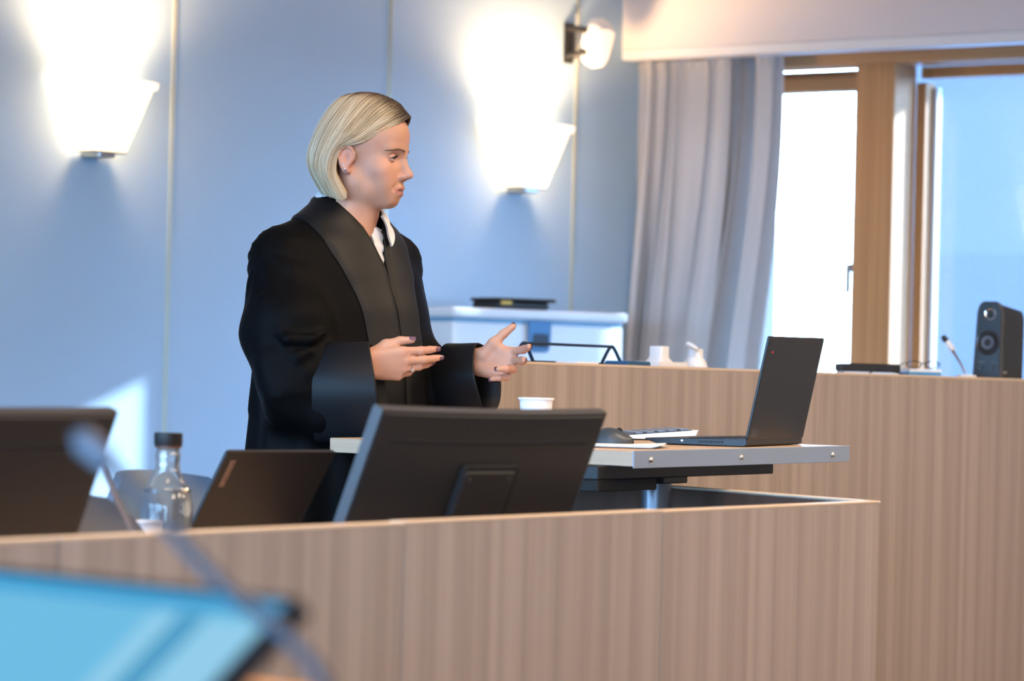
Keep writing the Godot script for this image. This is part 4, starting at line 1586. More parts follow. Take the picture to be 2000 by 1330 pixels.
# ---------------------------------------------------------------- soft bodies: distance fields meshed as surface nets
class Field:
	var kind := PackedInt32Array()       # 0 tapered capsule, 1 ellipsoid
	var cut := PackedInt32Array()
	var a := PackedVector3Array()
	var b := PackedVector3Array()
	var ra := PackedFloat32Array()
	var rb := PackedFloat32Array()
	var soft := PackedFloat32Array()
	var mirror := false
	var extra = null                     # a further rule: (point, distance) gives a distance

	func cone(p: Vector3, q: Vector3, rp: float, rq: float, k := 0.01, is_cut := 0) -> void:
		kind.append(0); cut.append(is_cut); a.append(p); b.append(q); ra.append(rp); rb.append(rq); soft.append(k)

	func ball(c: Vector3, r: Vector3, k := 0.01, is_cut := 0) -> void:
		kind.append(1); cut.append(is_cut); a.append(c); b.append(r); ra.append(0); rb.append(0); soft.append(k)

	func chain(pts: Array, radii: Array, k := 0.01) -> void:
		for i in pts.size() - 1:
			cone(pts[i], pts[i + 1], radii[i], radii[i + 1], k)

	func one(i: int, p: Vector3) -> float:
		if kind[i] == 0:
			var ba := b[i] - a[i]
			var pa := p - a[i]
			var t := clampf(pa.dot(ba) / maxf(ba.length_squared(), 1e-9), 0.0, 1.0)
			return (pa - ba * t).length() - lerpf(ra[i], rb[i], t)
		var q := p - a[i]
		var r := b[i]
		var u := q / r
		var k0 := u.length()
		if k0 < 1e-5:
			return -minf(r.x, minf(r.y, r.z))
		return k0 * (k0 - 1.0) / (u / r).length()

	func near(p: Vector3, reach: float) -> PackedInt32Array:
		if mirror:
			p.x = absf(p.x)
		var ds := PackedFloat32Array()
		var least := 1e9
		for i in kind.size():
			var d := one(i, p)
			ds.append(d)
			if cut[i] == 0:
				least = minf(least, d)
		var out := PackedInt32Array()
		for i in kind.size():
			if cut[i] == 0:
				if ds[i] < least + 2.0 * reach + soft[i] * 2.0:
					out.append(i)
			elif ds[i] < reach + soft[i] * 2.0:
				out.append(i)
		return out

	func value(p: Vector3, use: PackedInt32Array) -> float:
		var whole := p
		if mirror:
			p.x = absf(p.x)
		var d := 1e9
		for i in use:
			var e := one(i, p)
			var k := soft[i]
			if cut[i] == 0:
				var h := maxf(k - absf(d - e), 0.0) / k
				d = minf(d, e) - h * h * k * 0.25
			else:
				e = -e
				var h := maxf(k - absf(d - e), 0.0) / k
				d = maxf(d, e) + h * h * k * 0.25
		if extra != null:
			d = extra.call(whole, d)
		return d

	func at(p: Vector3) -> float:
		return value(p, near(p, 0.05))

	func slope(p: Vector3, e := 0.002) -> Vector3:
		var use := near(p, 0.05)
		return Vector3(value(p + Vector3(e, 0, 0), use) - value(p - Vector3(e, 0, 0), use), value(p + Vector3(0, e, 0), use) - value(p - Vector3(0, e, 0), use), value(p + Vector3(0, 0, e), use) - value(p - Vector3(0, 0, e), use)).normalized()

	func snap(p: Vector3, off: float) -> Vector3:   # onto the surface that lies 'off' outside
		for k in 5:
			p -= slope(p) * (at(p) - off) * 0.9
		return p

	func mesh(st: SurfaceTool, lo: Vector3, hi: Vector3, cell: float, xf := Transform3D.IDENTITY, flip := false, tint = null) -> void:
		const B := 4
		var nb := Vector3i(((hi - lo) / (cell * B)).ceil())
		var n := nb * B + Vector3i.ONE
		var vals := PackedFloat32Array()
		vals.resize(n.x * n.y * n.z)
		vals.fill(1e8)
		var sy := n.x
		var sz := n.x * n.y
		var reach := cell * B * 0.87 * 1.25
		var cells := {}
		var pts := PackedVector3Array()
		var where := PackedInt32Array()
		var corner_step := PackedInt32Array([0, 1, sy, sy + 1, sz, sz + 1, sz + sy, sz + sy + 1])
		for bz in nb.z:
			for by in nb.y:
				for bx in nb.x:
					var c := lo + Vector3(bx * B + B * 0.5, by * B + B * 0.5, bz * B + B * 0.5) * cell
					var use := near(c, reach)
					if absf(value(c, use)) > reach:
						continue
					for z in range(bz * B, bz * B + B + 1):
						for y in range(by * B, by * B + B + 1):
							var base := z * sz + y * sy
							for x in range(bx * B, bx * B + B + 1):
								if vals[base + x] > 1e7:
									vals[base + x] = value(lo + Vector3(x, y, z) * cell, use)
					for z in range(bz * B, bz * B + B):
						for y in range(by * B, by * B + B):
							for x in range(bx * B, bx * B + B):
								var at0 := z * sz + y * sy + x
								var inside := 0
								for k in 8:
									if vals[at0 + corner_step[k]] < 0.0:
										inside |= 1 << k
								if inside == 0 or inside == 255:
									continue
								var sum := Vector3.ZERO
								var hits := 0
								for ax in 3:
									var s1 := 1 << ax
									for k in 8:
										if k & s1:
											continue
										var v0 := vals[at0 + corner_step[k]]
										var v1 := vals[at0 + corner_step[k | s1]]
										if (v0 < 0.0) != (v1 < 0.0):
											var p := Vector3(k & 1, (k >> 1) & 1, (k >> 2) & 1)
											p[ax] = v0 / (v0 - v1)
											sum += p
											hits += 1
								cells[at0] = pts.size()
								pts.append(lo + (Vector3(x, y, z) + sum / hits) * cell)
								where.append(at0)
		st.set_smooth_group(0)
		var emit := func(i: int, j: int, k: int, l: int) -> void:
			for q in ([i, j, k, i, k, l] if not flip else [i, k, j, i, l, k]):
				if tint != null:
					st.set_color(tint.call(pts[q]))
				st.add_vertex(xf * pts[q])
		for w in where:
			var v0 := vals[w]
			for ax in 3:
				var step: int = [1, sy, sz][ax]
				var v1 := vals[w + step]
				if (v0 < 0.0) == (v1 < 0.0) or v1 > 1e7:
					continue
				var u: int = [sy, sz, 1][ax]
				var v: int = [sz, 1, sy][ax]
				if not (cells.has(w - u) and cells.has(w - v) and cells.has(w - u - v)):
					continue
				if v0 < 0.0:
					emit.call(cells[w], cells[w - u], cells[w - u - v], cells[w - v])
				else:
					emit.call(cells[w], cells[w - v], cells[w - u - v], cells[w - u])


# ---------------------------------------------------------------- the speaker
var person: Node3D
var face := Field.new()
var head_at := Transform3D()       # head axes in the person's axes: x her left, y up, z the way she looks
const SKIN := Color(0.57, 0.30, 0.195)

func build_person() -> void:
	person = thing("person", "woman in a black robe and white collar with a blonde bob, both hands raised", "person", Vector3(-0.375, 0, -7.5), deg_to_rad(50))
	head_at = Transform3D((Basis(Vector3.UP, deg_to_rad(23)) * Basis(Vector3.RIGHT, deg_to_rad(6))).scaled_local(Vector3.ONE * 0.95), Vector3(0, 1.518, 0.073))
	var skin := plain(Color.WHITE, 0.54)
	skin.vertex_color_use_as_albedo = true
	skin.subsurf_scatter_enabled = true
	skin.subsurf_scatter_strength = 0.08
	M.skin = skin
	M.robe = plain(srgb(9, 9, 10), 0.6)
	M.robe.metallic_specular = 0.18
	M.satin = plain(srgb(14, 15, 18), 0.5)
	M.satin.metallic_specular = 0.36
	body_mesh()
	eyes()
	hair()
	robe()
	shirt()

func skin_tint(p: Vector3) -> Color:                       # head axes; natural colouring of the face
	var c := SKIN
	var q := Vector3(absf(p.x), p.y, p.z)
	var flush := 0.0
	flush += 0.5 * exp(-(q - Vector3(0.045, -0.015, 0.06)).length_squared() / 0.0006)
	flush += 0.5 * exp(-(q - Vector3(0.004, -0.022, 0.115)).length_squared() / 0.00025)
	flush += 0.7 * exp(-(q - Vector3(0.078, 0.0, -0.012)).length_squared() / 0.0006)
	c = c.lerp(Color(0.66, 0.30, 0.22), clampf(flush, 0, 0.8))
	var lip := 0.0
	var bow := 0.0270 - q.x
	if bow > 0 and q.z > 0.074:
		var h := sqrt(bow / 0.0270)
		var up := (-0.0512 - q.y) / -0.0085 / maxf(0.15, h)
		var dn := (-0.0512 - q.y) / 0.0125 / maxf(0.15, h)
		if absf(up) < 1.0 and up >= 0: lip = 1.0
		if dn >= 0 and dn < 1.0: lip = 1.0
	c = c.lerp(Color(0.44, 0.15, 0.14), 0.7 * lip)
	if absf(q.y + 0.0518) < 0.0016 and q.x < 0.019 and q.z > 0.085:
		c = Color(0.10, 0.03, 0.03)
	return c

func body_mesh() -> void:
	var st := begin()
	# --- head and neck, in head axes
	var f := face
	f.mirror = true
	f.ball(Vector3(0, 0.055, -0.006), Vector3(0.073, 0.085, 0.082), 0.02)
	f.ball(Vector3(0, 0.060, 0.043), Vector3(0.060, 0.056, 0.053), 0.03)
	f.ball(Vector3(0, -0.015, 0.034), Vector3(0.060, 0.075, 0.058), 0.02)
	f.cone(Vector3(0, -0.071, 0.071), Vector3(0.011, -0.071, 0.069), 0.0175, 0.0165, 0.02)
	f.cone(Vector3(0.010, -0.068, 0.064), Vector3(0.050, -0.045, 0.008), 0.017, 0.017, 0.025)
	f.cone(Vector3(0, -0.064, 0.05), Vector3(0.03, -0.06, 0.02), 0.022, 0.026, 0.02)
	f.ball(Vector3(0.044, -0.012, 0.058), Vector3(0.020, 0.017, 0.019), 0.022)
	f.ball(Vector3(0.030, -0.040, 0.066), Vector3(0.020, 0.022, 0.018), 0.02)
	f.ball(Vector3(0, -0.048, 0.078), Vector3(0.026, 0.020, 0.0185), 0.014)        # round the mouth
	f.cone(Vector3(0.010, 0.034, 0.086), Vector3(0.040, 0.036, 0.070), 0.009, 0.010, 0.014)   # brow ridge
	f.cone(Vector3(0, 0.026, 0.086), Vector3(0, -0.012, 0.1045), 0.0075, 0.0085, 0.012)       # nose
	f.ball(Vector3(0, -0.0155, 0.1070), Vector3(0.0100, 0.0090, 0.0115), 0.009)
	f.ball(Vector3(0.0115, -0.0235, 0.0955), Vector3(0.0075, 0.0075, 0.0105), 0.006)
	f.ball(Vector3(0.033, 0.0165, 0.0925), Vector3(0.020, 0.0125, 0.0150), 0.012, 1)          # eye sockets
	f.ball(Vector3(0.0062, -0.0300, 0.1005), Vector3(0.0036, 0.0036, 0.0055), 0.003, 1)       # nostrils
	# lips
	f.cone(Vector3(0, -0.0455, 0.0945), Vector3(0.009, -0.0449, 0.0935), 0.0043, 0.0045, 0.004)
	f.cone(Vector3(0.009, -0.0449, 0.0940), Vector3(0.0255, -0.0508, 0.0790), 0.0044, 0.0020, 0.006)
	f.cone(Vector3(0, -0.0590, 0.0925), Vector3(0.009, -0.0588, 0.0915), 0.0050, 0.0048, 0.004)
	f.cone(Vector3(0.009, -0.0588, 0.0920), Vector3(0.0245, -0.0520, 0.0785), 0.0047, 0.0018, 0.006)
	f.cone(Vector3(0, -0.0518, 0.1020), Vector3(0.014, -0.0514, 0.0960), 0.0026, 0.0018, 0.002, 1)
	f.cone(Vector3(0.029, -0.048, 0.091), Vector3(0.017, -0.027, 0.103), 0.0045, 0.0035, 0.008, 1)   # fold beside the nose
	# ear
	var ear := [Vector3(0.0715, 0.004, 0.004), Vector3(0.0745, 0.016, 0.004), Vector3(0.0785, 0.027, -0.004), Vector3(0.0825, 0.030, -0.015), Vector3(0.0850, 0.022, -0.025), Vector3(0.0840, 0.006, -0.0275), Vector3(0.0800, -0.010, -0.0215), Vector3(0.0765, -0.021, -0.0125), Vector3(0.0725, -0.024, -0.0055)]
	f.chain(ear, [0.003, 0.0030, 0.0036, 0.0040, 0.0042, 0.0040, 0.0042, 0.0056, 0.0046], 0.003)
	f.ball(Vector3(0.0765, 0.004, -0.0125), Vector3(0.0050, 0.024, 0.0145), 0.004)
	f.cone(Vector3(0.0800, 0.014, -0.0165), Vector3(0.0795, -0.006, -0.0165), 0.0034, 0.003, 0.003)     # inner fold
	f.ball(Vector3(0.0845, 0.003, -0.0095), Vector3(0.0080, 0.0115, 0.0070), 0.003, 1)
	f.cone(Vector3(0.0845, 0.021, -0.012), Vector3(0.0850, 0.006, -0.0225), 0.0028, 0.0024, 0.003, 1)
	f.cone(Vector3(0.0725, 0.001, 0.001), Vector3(0.0740, -0.006, -0.002), 0.0035, 0.003, 0.003)         # tragus
	# neck and upper chest
	var inv := head_at.affine_inverse()
	f.mirror = true
	var neck_top: Vector3 = inv * Vector3(0.004, 1.47, 0.050)
	var neck_low: Vector3 = inv * Vector3(0.0, 1.395, 0.040)
	neck_top.x = 0; neck_low.x = 0
	f.cone(neck_top, neck_low, 0.050, 0.055, 0.03)
	f.cone(neck_low, neck_low + Vector3(0.02, -0.07, 0.012), 0.053, 0.050, 0.03)
	f.cone(neck_low + Vector3(0.02, -0.07, 0.0), neck_low + Vector3(0.10, -0.115, -0.02), 0.048, 0.035, 0.03)
	f.cone(Vector3(0.052, -0.02, -0.018), Vector3(0.014, -0.115, 0.030), 0.010, 0.007, 0.025)   # neck muscle
	f.mesh(st, Vector3(-0.13, -0.20, -0.125), Vector3(0.13, 0.14, 0.135), 0.0023, head_at, false, skin_tint)
	# --- the rest of the body under the clothes, in the person's axes
	var g := Field.new()
	g.ball(Vector3(0, 1.20, 0.04), Vector3(0.145, 0.17, 0.095), 0.05)
	g.ball(Vector3(0, 0.93, 0.05), Vector3(0.155, 0.15, 0.105), 0.05)
	g.cone(Vector3(-0.14, 1.325, 0.02), Vector3(0.14, 1.325, 0.02), 0.045, 0.045, 0.05)
	for s: float in [-1, 1]:
		g.chain([Vector3(s * 0.085, 0.88, 0.05), Vector3(s * 0.09, 0.48, 0.06), Vector3(s * 0.095, 0.09, 0.04)], [0.085, 0.055, 0.036], 0.03)
		g.cone(Vector3(s * 0.095, 0.05, 0.03), Vector3(s * 0.10, 0.03, 0.17), 0.036, 0.026, 0.02)
	var r_el := Vector3(-0.225, 1.085, 0.095)
	var l_el := Vector3(0.178, 1.085, 0.060)
	var r_wr := right_hand_at().origin
	var l_wr := left_hand_at().origin
	g.chain([Vector3(-0.165, 1.32, 0.02), r_el, r_wr], [0.044, 0.032, 0.015], 0.02)
	g.chain([Vector3(0.165, 1.32, 0.02), l_el, l_wr], [0.044, 0.032, 0.015], 0.02)
	g.mesh(st, Vector3(-0.36, 0.0, -0.12), Vector3(0.36, 1.40, 0.32), 0.0145, Transform3D.IDENTITY, false, func(_p: Vector3) -> Color: return SKIN)
	# --- hands
	hand_mesh(st, right_hand_at(), false)
	hand_mesh(st, left_hand_at(), true)
	part("body", st, M.skin, person)
	nails(right_hand_at(), false)
	nails(left_hand_at(), true)

func world_dir(x: float, y: float, z: float) -> Vector3:    # a direction of the room in the person's axes
	return (Basis(Vector3.UP, -deg_to_rad(50)) * Vector3(x, y, z)).normalized()

# hand axes: x towards the thumb, y towards the fingertips, z out of the palm
func hand_frame(wrist: Vector3, y: Vector3, thumb: Vector3, left: bool) -> Transform3D:
	var x := (thumb - y * thumb.dot(y)).normalized()
	var z := x.cross(y) * (-1.0 if left else 1.0)
	return Transform3D(Basis(x, y, z), wrist)

func right_hand_at() -> Transform3D:
	return hand_frame(Vector3(-0.146, 1.099, 0.230), world_dir(0.965, 0.045, -0.24), world_dir(0.0, 0.96, 0.26), false).scaled_local(Vector3.ONE * 0.92)

func left_hand_at() -> Transform3D:
	return hand_frame(Vector3(0.140, 1.110, 0.284), world_dir(0.885, -0.02, 0.465), world_dir(-0.05, 0.97, -0.2), true).scaled_local(Vector3.ONE * 0.90)

# every finger: joints from the knuckle on, in hand axes
func fingers(left: bool) -> Array:
	var knuckle := [Vector3(0.0265, 0.083, 0.0), Vector3(0.0065, 0.087, -0.002), Vector3(-0.0125, 0.082, -0.001), Vector3(-0.030, 0.072, 0.003)]
	var lens := [[0.041, 0.024, 0.0185], [0.045, 0.028, 0.0195], [0.042, 0.026, 0.019], [0.033, 0.020, 0.017]]
	var bend := [[12.0, 10.0, 5.0], [15.0, 12.0, 6.0], [21.0, 15.0, 9.0], [32.0, 20.0, 12.0]]
	var spread := [-2.0, -3.0, 0.0, 5.0]
	if left:
		bend = [[26.0, 14.0, 8.0], [36.0, 16.0, 10.0], [52.0, 46.0, 30.0], [52.0, 62.0, 40.0]]
		spread = [4.0, -5.0, -9.0, -14.0]
	var out := []
	for i in 4:
		var p: Vector3 = knuckle[i]
		var pts := [p]
		var ang := 0.0
		for k in 3:
			ang += deg_to_rad(bend[i][k])
			var s := deg_to_rad(spread[i])
			p += Vector3(sin(s), cos(s) * cos(ang), sin(ang)) * lens[i][k]
			pts.append(p)
		out.append(pts)
	return out

func thumb(left: bool) -> Array:
	if left:
		return [Vector3(0.016, 0.018, 0.010), Vector3(0.042, 0.040, 0.014), Vector3(0.066, 0.060, 0.008), Vector3(0.084, 0.078, 0.002)]
	return [Vector3(0.018, 0.016, 0.008), Vector3(0.036, 0.046, 0.018), Vector3(0.045, 0.078, 0.020), Vector3(0.047, 0.104, 0.018)]

func hand_mesh(st: SurfaceTool, xf: Transform3D, left: bool) -> void:
	var f := Field.new()
	f.cone(Vector3(0.010, -0.075, 0), Vector3(0.011, 0.0, 0), 0.021, 0.0185, 0.012)
	f.cone(Vector3(-0.010, -0.075, 0), Vector3(-0.011, 0.0, 0), 0.021, 0.0180, 0.012)
	var fs := fingers(left)
	var rad := [0.0092, 0.0094, 0.0088, 0.0078]
	for i in 4:
		var k: Vector3 = fs[i][0]
		f.cone(Vector3(k.x * 0.62, 0.006, 0.0), k, 0.0150, 0.0112, 0.012)
		var r: float = rad[i]
		f.chain(fs[i], [r * 1.06, r * 0.98, r * 0.88, r * 0.72], 0.0028)
		f.ball(fs[i][1] + Vector3(0, 0, -0.001), Vector3.ONE * r * 1.03, 0.003)
	f.ball(Vector3(0.0, 0.05, 0.002), Vector3(0.030, 0.034, 0.0125), 0.010)
	f.ball(Vector3(-0.022, 0.036, 0.008), Vector3(0.014, 0.030, 0.012), 0.010)
	var t := thumb(left)
	f.cone(t[0], t[1], 0.0165, 0.0118, 0.010)
	f.chain(t.slice(1), [0.0118, 0.0100, 0.0078], 0.004)
	f.cone(t[1], fs[0][0] * 0.86, 0.008, 0.008, 0.014)
	var hi := Vector3(0.115 if left else 0.08, 0.2, 0.10)
	f.mesh(st, Vector3(-0.07, -0.045, -0.035), hi, 0.0025, xf, left, func(p: Vector3) -> Color:
		var c := SKIN
		for i in 4:
			for k in [0, 1, 2]:
				c = c.lerp(Color(0.64, 0.29, 0.22), 0.30 * exp(-(p - fs[i][k]).length_squared() / 0.00012))
		c = c.lerp(Color(0.70, 0.33, 0.25), 0.4 * exp(-(p - fs[1][3]).length_squared() / 0.0003))
		return c)

func nails(xf: Transform3D, left: bool) -> void:
	var lac := plain(srgb(112, 78, 96), 0.22)
	var fs := fingers(left)
	fs.append(thumb(left))
	for i in 5:
		var a: Vector3 = fs[i][-2]
		var b: Vector3 = fs[i][-1]
		var d := (b - a).normalized()
		var side := Vector3.RIGHT if i < 4 else Vector3(0.3, -0.5, -0.8)
		var back := side.cross(d).normalized()               # towards the back of the finger
		if i < 4 and back.z > 0: back = -back
		if i == 4:
			back = Vector3(0.75, -0.2, -0.55) if left else Vector3(0.85, 0.0, -0.45)
			back = (back - d * back.dot(d)).normalized()
		side = d.cross(back)
		var r := 0.0062 if i < 4 else 0.0072
		var rows := []
		for v in 7:
			var row := PackedVector3Array()
			var f := v / 6.0
			for u in 7:
				var an := (u / 6.0 - 0.5) * 1.7 * (1.0 - 0.25 * pow(absf(f * 2 - 1), 3))
				row.append(xf * (b + d * (-0.006 + f * 0.0145) + (side * sin(an) + back * cos(an)) * (r + 0.0011) - back * f * f * 0.0014))
			rows.append(row)
		var st := begin()
		grid(st, rows)
		var low := []
		for row: PackedVector3Array in rows:
			var l := PackedVector3Array()
			for p in row: l.append(p - xf.basis * back * 0.0012)
			low.append(l)
		grid(st, low, false, true)
		part("fingernail", st, lac, person)
	# rings
	var p0: Vector3 = fs[2][0]
	var p1: Vector3 = fs[2][1]
	var mid := p0.lerp(p1, 0.42)
	var fd := (p1 - p0).normalized()
	var st := begin()
	var bx := along(fd, Vector3.RIGHT)
	lathe(st, [Vector2(0.0088, -0.001), Vector2(0.0101, -0.001), Vector2(0.0101, 0.001), Vector2(0.0088, 0.001)], 24, xf * Transform3D(bx, mid))
	var band := part("finger_ring", st, M.chrome, person, "slim silver ring")
	if not left:
		var outw := Vector3(-0.25, 0, -1)
		outw = (outw - fd * outw.dot(fd)).normalized()
		st = begin()
		lathe(st, [Vector2(0, -0.002), Vector2(0.002, -0.001), Vector2(0.0042, 0.001), Vector2(0.0036, 0.0026), Vector2(0, 0.003)], 8, xf * Transform3D(along(outw, fd), mid + outw * 0.0112))
		part("stone", st, plain(srgb(215, 222, 226), 0.08, 0.6), band)

func eyes() -> void:
	var eye_mat := plain(Color.WHITE, 0.08)
	eye_mat.vertex_color_use_as_albedo = true
	var lash := plain(srgb(32, 24, 22), 0.8)
	var brow_mat := plain(srgb(104, 78, 60), 0.85)
	for s: float in [-1, 1]:
		var c := Vector3(s * 0.031, 0.0160, 0.0695)
		var r := 0.0125
		var look := Basis(Vector3.UP, deg_to_rad(3)) * Basis(Vector3.RIGHT, deg_to_rad(4))
		var st := begin()
		st.set_smooth_group(0)
		var n := 22
		var row0 := PackedVector3Array()
		var cols := []
		var rows := []
		for i in n + 1:
			var th := PI * 0.75 * i / n
			var deg := rad_to_deg(th)
			var col := Color(0.02, 0.02, 0.02) if deg < 11 else (Color(0.14, 0.20, 0.24) if deg < 26 else (Color(0.05, 0.06, 0.07) if deg < 29 else Color(0.74, 0.70, 0.68)))
			cols.append(col)
			var row := PackedVector3Array()
			for j in 24:
				var a := TAU * j / 24
				var rr := r * (1.0 + 0.03 * exp(-deg * deg / 300.0))
				row.append(head_at * (c + look * (Vector3(sin(th) * cos(a), sin(th) * sin(a), cos(th)) * rr)))
			rows.append(row)
		for i in n:
			for j in 24:
				var k := (j + 1) % 24
				for q in [[i, j], [i + 1, k], [i + 1, j], [i, j], [i, k], [i + 1, k]]:
					st.set_color(cols[q[0]])
					st.add_vertex(rows[q[0]][q[1]])
		part("eyeball", st, eye_mat, person)
		# lids: strips of a slightly larger ball
		var dir := func(az: float, el: float, rad: float) -> Vector3:
			return c + Vector3(s * sin(az) * cos(el), sin(el), cos(az) * cos(el)) * rad
		var upper := []
		var lower := []
		var lash_pts := []
		for i in 8:
			var f := i / 7.0
			var ru := PackedVector3Array()
			var rl := PackedVector3Array()
			for j in 25:
				var az := deg_to_rad(lerpf(-76, 82, j / 24.0))
				var open := pow(maxf(0.0, cos(clampf((rad_to_deg(az) + 4.0) / 47.0, -1, 1) * PI / 2)), 0.75)
				var eu := deg_to_rad(lerpf(1.0 + 16.0 * open, 66.0, f))
				var el := deg_to_rad(lerpf(-1.0 - 10.5 * open, -62.0, f))
				var swell := r + 0.0012 + 0.0010 * sin(PI * minf(1, f * 2.2)) * (1.0 - f)
				ru.append(head_at * dir.call(az, eu, swell))
				rl.append(head_at * dir.call(az, el, swell - 0.0004))
				if i == 0: lash_pts.append(head_at * dir.call(az, eu - 0.02, r + 0.0022))
			upper.append(ru)
			lower.append(rl)
		for both in [[upper, s > 0], [lower, s < 0]]:
			st = begin()
			st.set_color(SKIN.lerp(Color(0.5, 0.24, 0.2), 0.25))
			grid(st, both[0], false, both[1])
			part("eyelid", st, M.skin, person)
		st = begin()
		var lr := []
		for j in 25: lr.append(0.0003 + 0.0013 * pow(sin(PI * j / 24.0), 2.0))
		tube(st, lash_pts, lr, 6)
		for j in range(4, 24, 2):
			var az := deg_to_rad(lerpf(-60, 52, j / 24.0))
			var open := pow(maxf(0.0, cos(clampf((rad_to_deg(az) + 4.0) / 47.0, -1, 1) * PI / 2)), 0.75)
			var e0 := deg_to_rad(1.0 + 16.0 * open)
			tube(st, [head_at * dir.call(az, e0, r + 0.002), head_at * dir.call(az * 1.06, e0 + 0.02, r + 0.0055), head_at * dir.call(az * 1.1, e0 + 0.16, r + 0.0085)], [0.0005, 0.0004, 0.0001], 4)
		part("eyelashes", st, lash, person)
		# brow: short hairs along an arc
		st = begin()
		for k in 46:
			var f := k / 45.0
			var p := Vector3(s * lerpf(0.0115, 0.052, f), 0.0320 + 0.0065 * sin(PI * (0.1 + f * 0.72)) - 0.004 * f, 0.0)
			p.y += rng.randf_range(-0.0018, 0.0018) * (1.0 - 0.6 * f)
			p.z = lerpf(0.0965, 0.0685, pow(f, 1.5)) + 0.002
			var q := p + Vector3(s * 0.0055, 0.0016 - 0.0026 * f, -0.0022 - 0.002 * f)
			p = face.snap(p, 0.0004)
			q = face.snap(q, 0.0009)
			tube(st, [head_at * p, head_at * q], [0.0009, 0.0004], 4)
		part("eyebrow", st, brow_mat, person)
	# ear studs
	for k in 2:
		var st := begin()
		lathe(st, [Vector2(0, 0.002), Vector2(0.0018, 0.0014), Vector2(0.002, 0), Vector2(0, -0.001)], 10, head_at * Transform3D(turned(0, 0, 90), Vector3(-0.0815, -0.0195 + k * 0.008, -0.0105 - k * 0.004)))
		if k == 0:
			lathe(st, [Vector2(0.0030, -0.0012), Vector2(0.0042, -0.0012), Vector2(0.0042, 0.0012), Vector2(0.0030, 0.0012)], 14, head_at * Transform3D(turned(0, 30, 90), Vector3(-0.0805, -0.0255, -0.0085)))
		part("earring", st, M.chrome, person)

# one strand of the bob in head axes: s from the forehead (0) to the middle of the back (1), side -1 her right
func strand(s: float, side: float) -> Array:
	var keys := [
		[0.0, Vector3(0.0, 0.113, 0.100), Vector3(0.050, 0.082, 0.071), Vector3(0.0755, 0.043, 0.020), Vector3(0.0865, 0.022, -0.024), Vector3(0.0905, -0.030, -0.030), Vector3(0.0800, -0.0830, 0.000)],
		[0.2, Vector3(0.0, 0.140, 0.070), Vector3(0.052, 0.112, 0.052), Vector3(0.0810, 0.058, 0.010), Vector3(0.0910, 0.018, -0.032), Vector3(0.0955, -0.030, -0.038), Vector3(0.0850, -0.0870, -0.006)],
		[0.45, Vector3(0.0, 0.156, 0.022), Vector3(0.052, 0.134, 0.010), Vector3(0.0870, 0.076, -0.016), Vector3(0.0990, 0.016, -0.042), Vector3(0.1000, -0.030, -0.046), Vector3(0.0830, -0.0870, -0.018)],
		[0.7, Vector3(0.0, 0.156, -0.022), Vector3(0.046, 0.136, -0.036), Vector3(0.0780, 0.078, -0.060), Vector3(0.0900, 0.014, -0.078), Vector3(0.0870, -0.030, -0.076), Vector3(0.0660, -0.0830, -0.044)],
		[0.88, Vector3(0.0, 0.148, -0.050), Vector3(0.028, 0.126, -0.070), Vector3(0.0500, 0.072, -0.094), Vector3(0.0560, 0.008, -0.108), Vector3(0.0520, -0.030, -0.101), Vector3(0.0400, -0.0780, -0.070)],
		[1.0, Vector3(0.0, 0.142, -0.060), Vector3(0.006, 0.118, -0.080), Vector3(0.0060, 0.068, -0.104), Vector3(0.0060, 0.006, -0.115), Vector3(0.0060, -0.030, -0.106), Vector3(0.0040, -0.0740, -0.077)],
	]
	var i := 0
	while i < keys.size() - 2 and s > keys[i + 1][0]:
		i += 1
	var f := clampf((s - keys[i][0]) / (keys[i + 1][0] - keys[i][0]), 0, 1)
	var out := []
	for k in range(1, 7):
		var a: Vector3 = keys[i][k]
		var b: Vector3 = keys[i + 1][k]
		var pre: Vector3 = keys[maxi(0, i - 1)][k]
		var post: Vector3 = keys[mini(keys.size() - 1, i + 2)][k]
		var p := a.cubic_interpolate(b, pre, post, f) if i > 0 and i < keys.size() - 2 else a.lerp(b, f)
		p.x *= side
		out.append(p)
	return out

func hair_tint(t: float, r: float) -> Color:
	var root := Color(0.075, 0.048, 0.034)
	var blond := Color(0.80, 0.66, 0.45).lerp(Color(0.40, 0.29, 0.17), clampf(r, 0, 1))
	return root.lerp(blond, smoothstep(0.07, 0.24, t - 0.10 * (r - 0.4)))

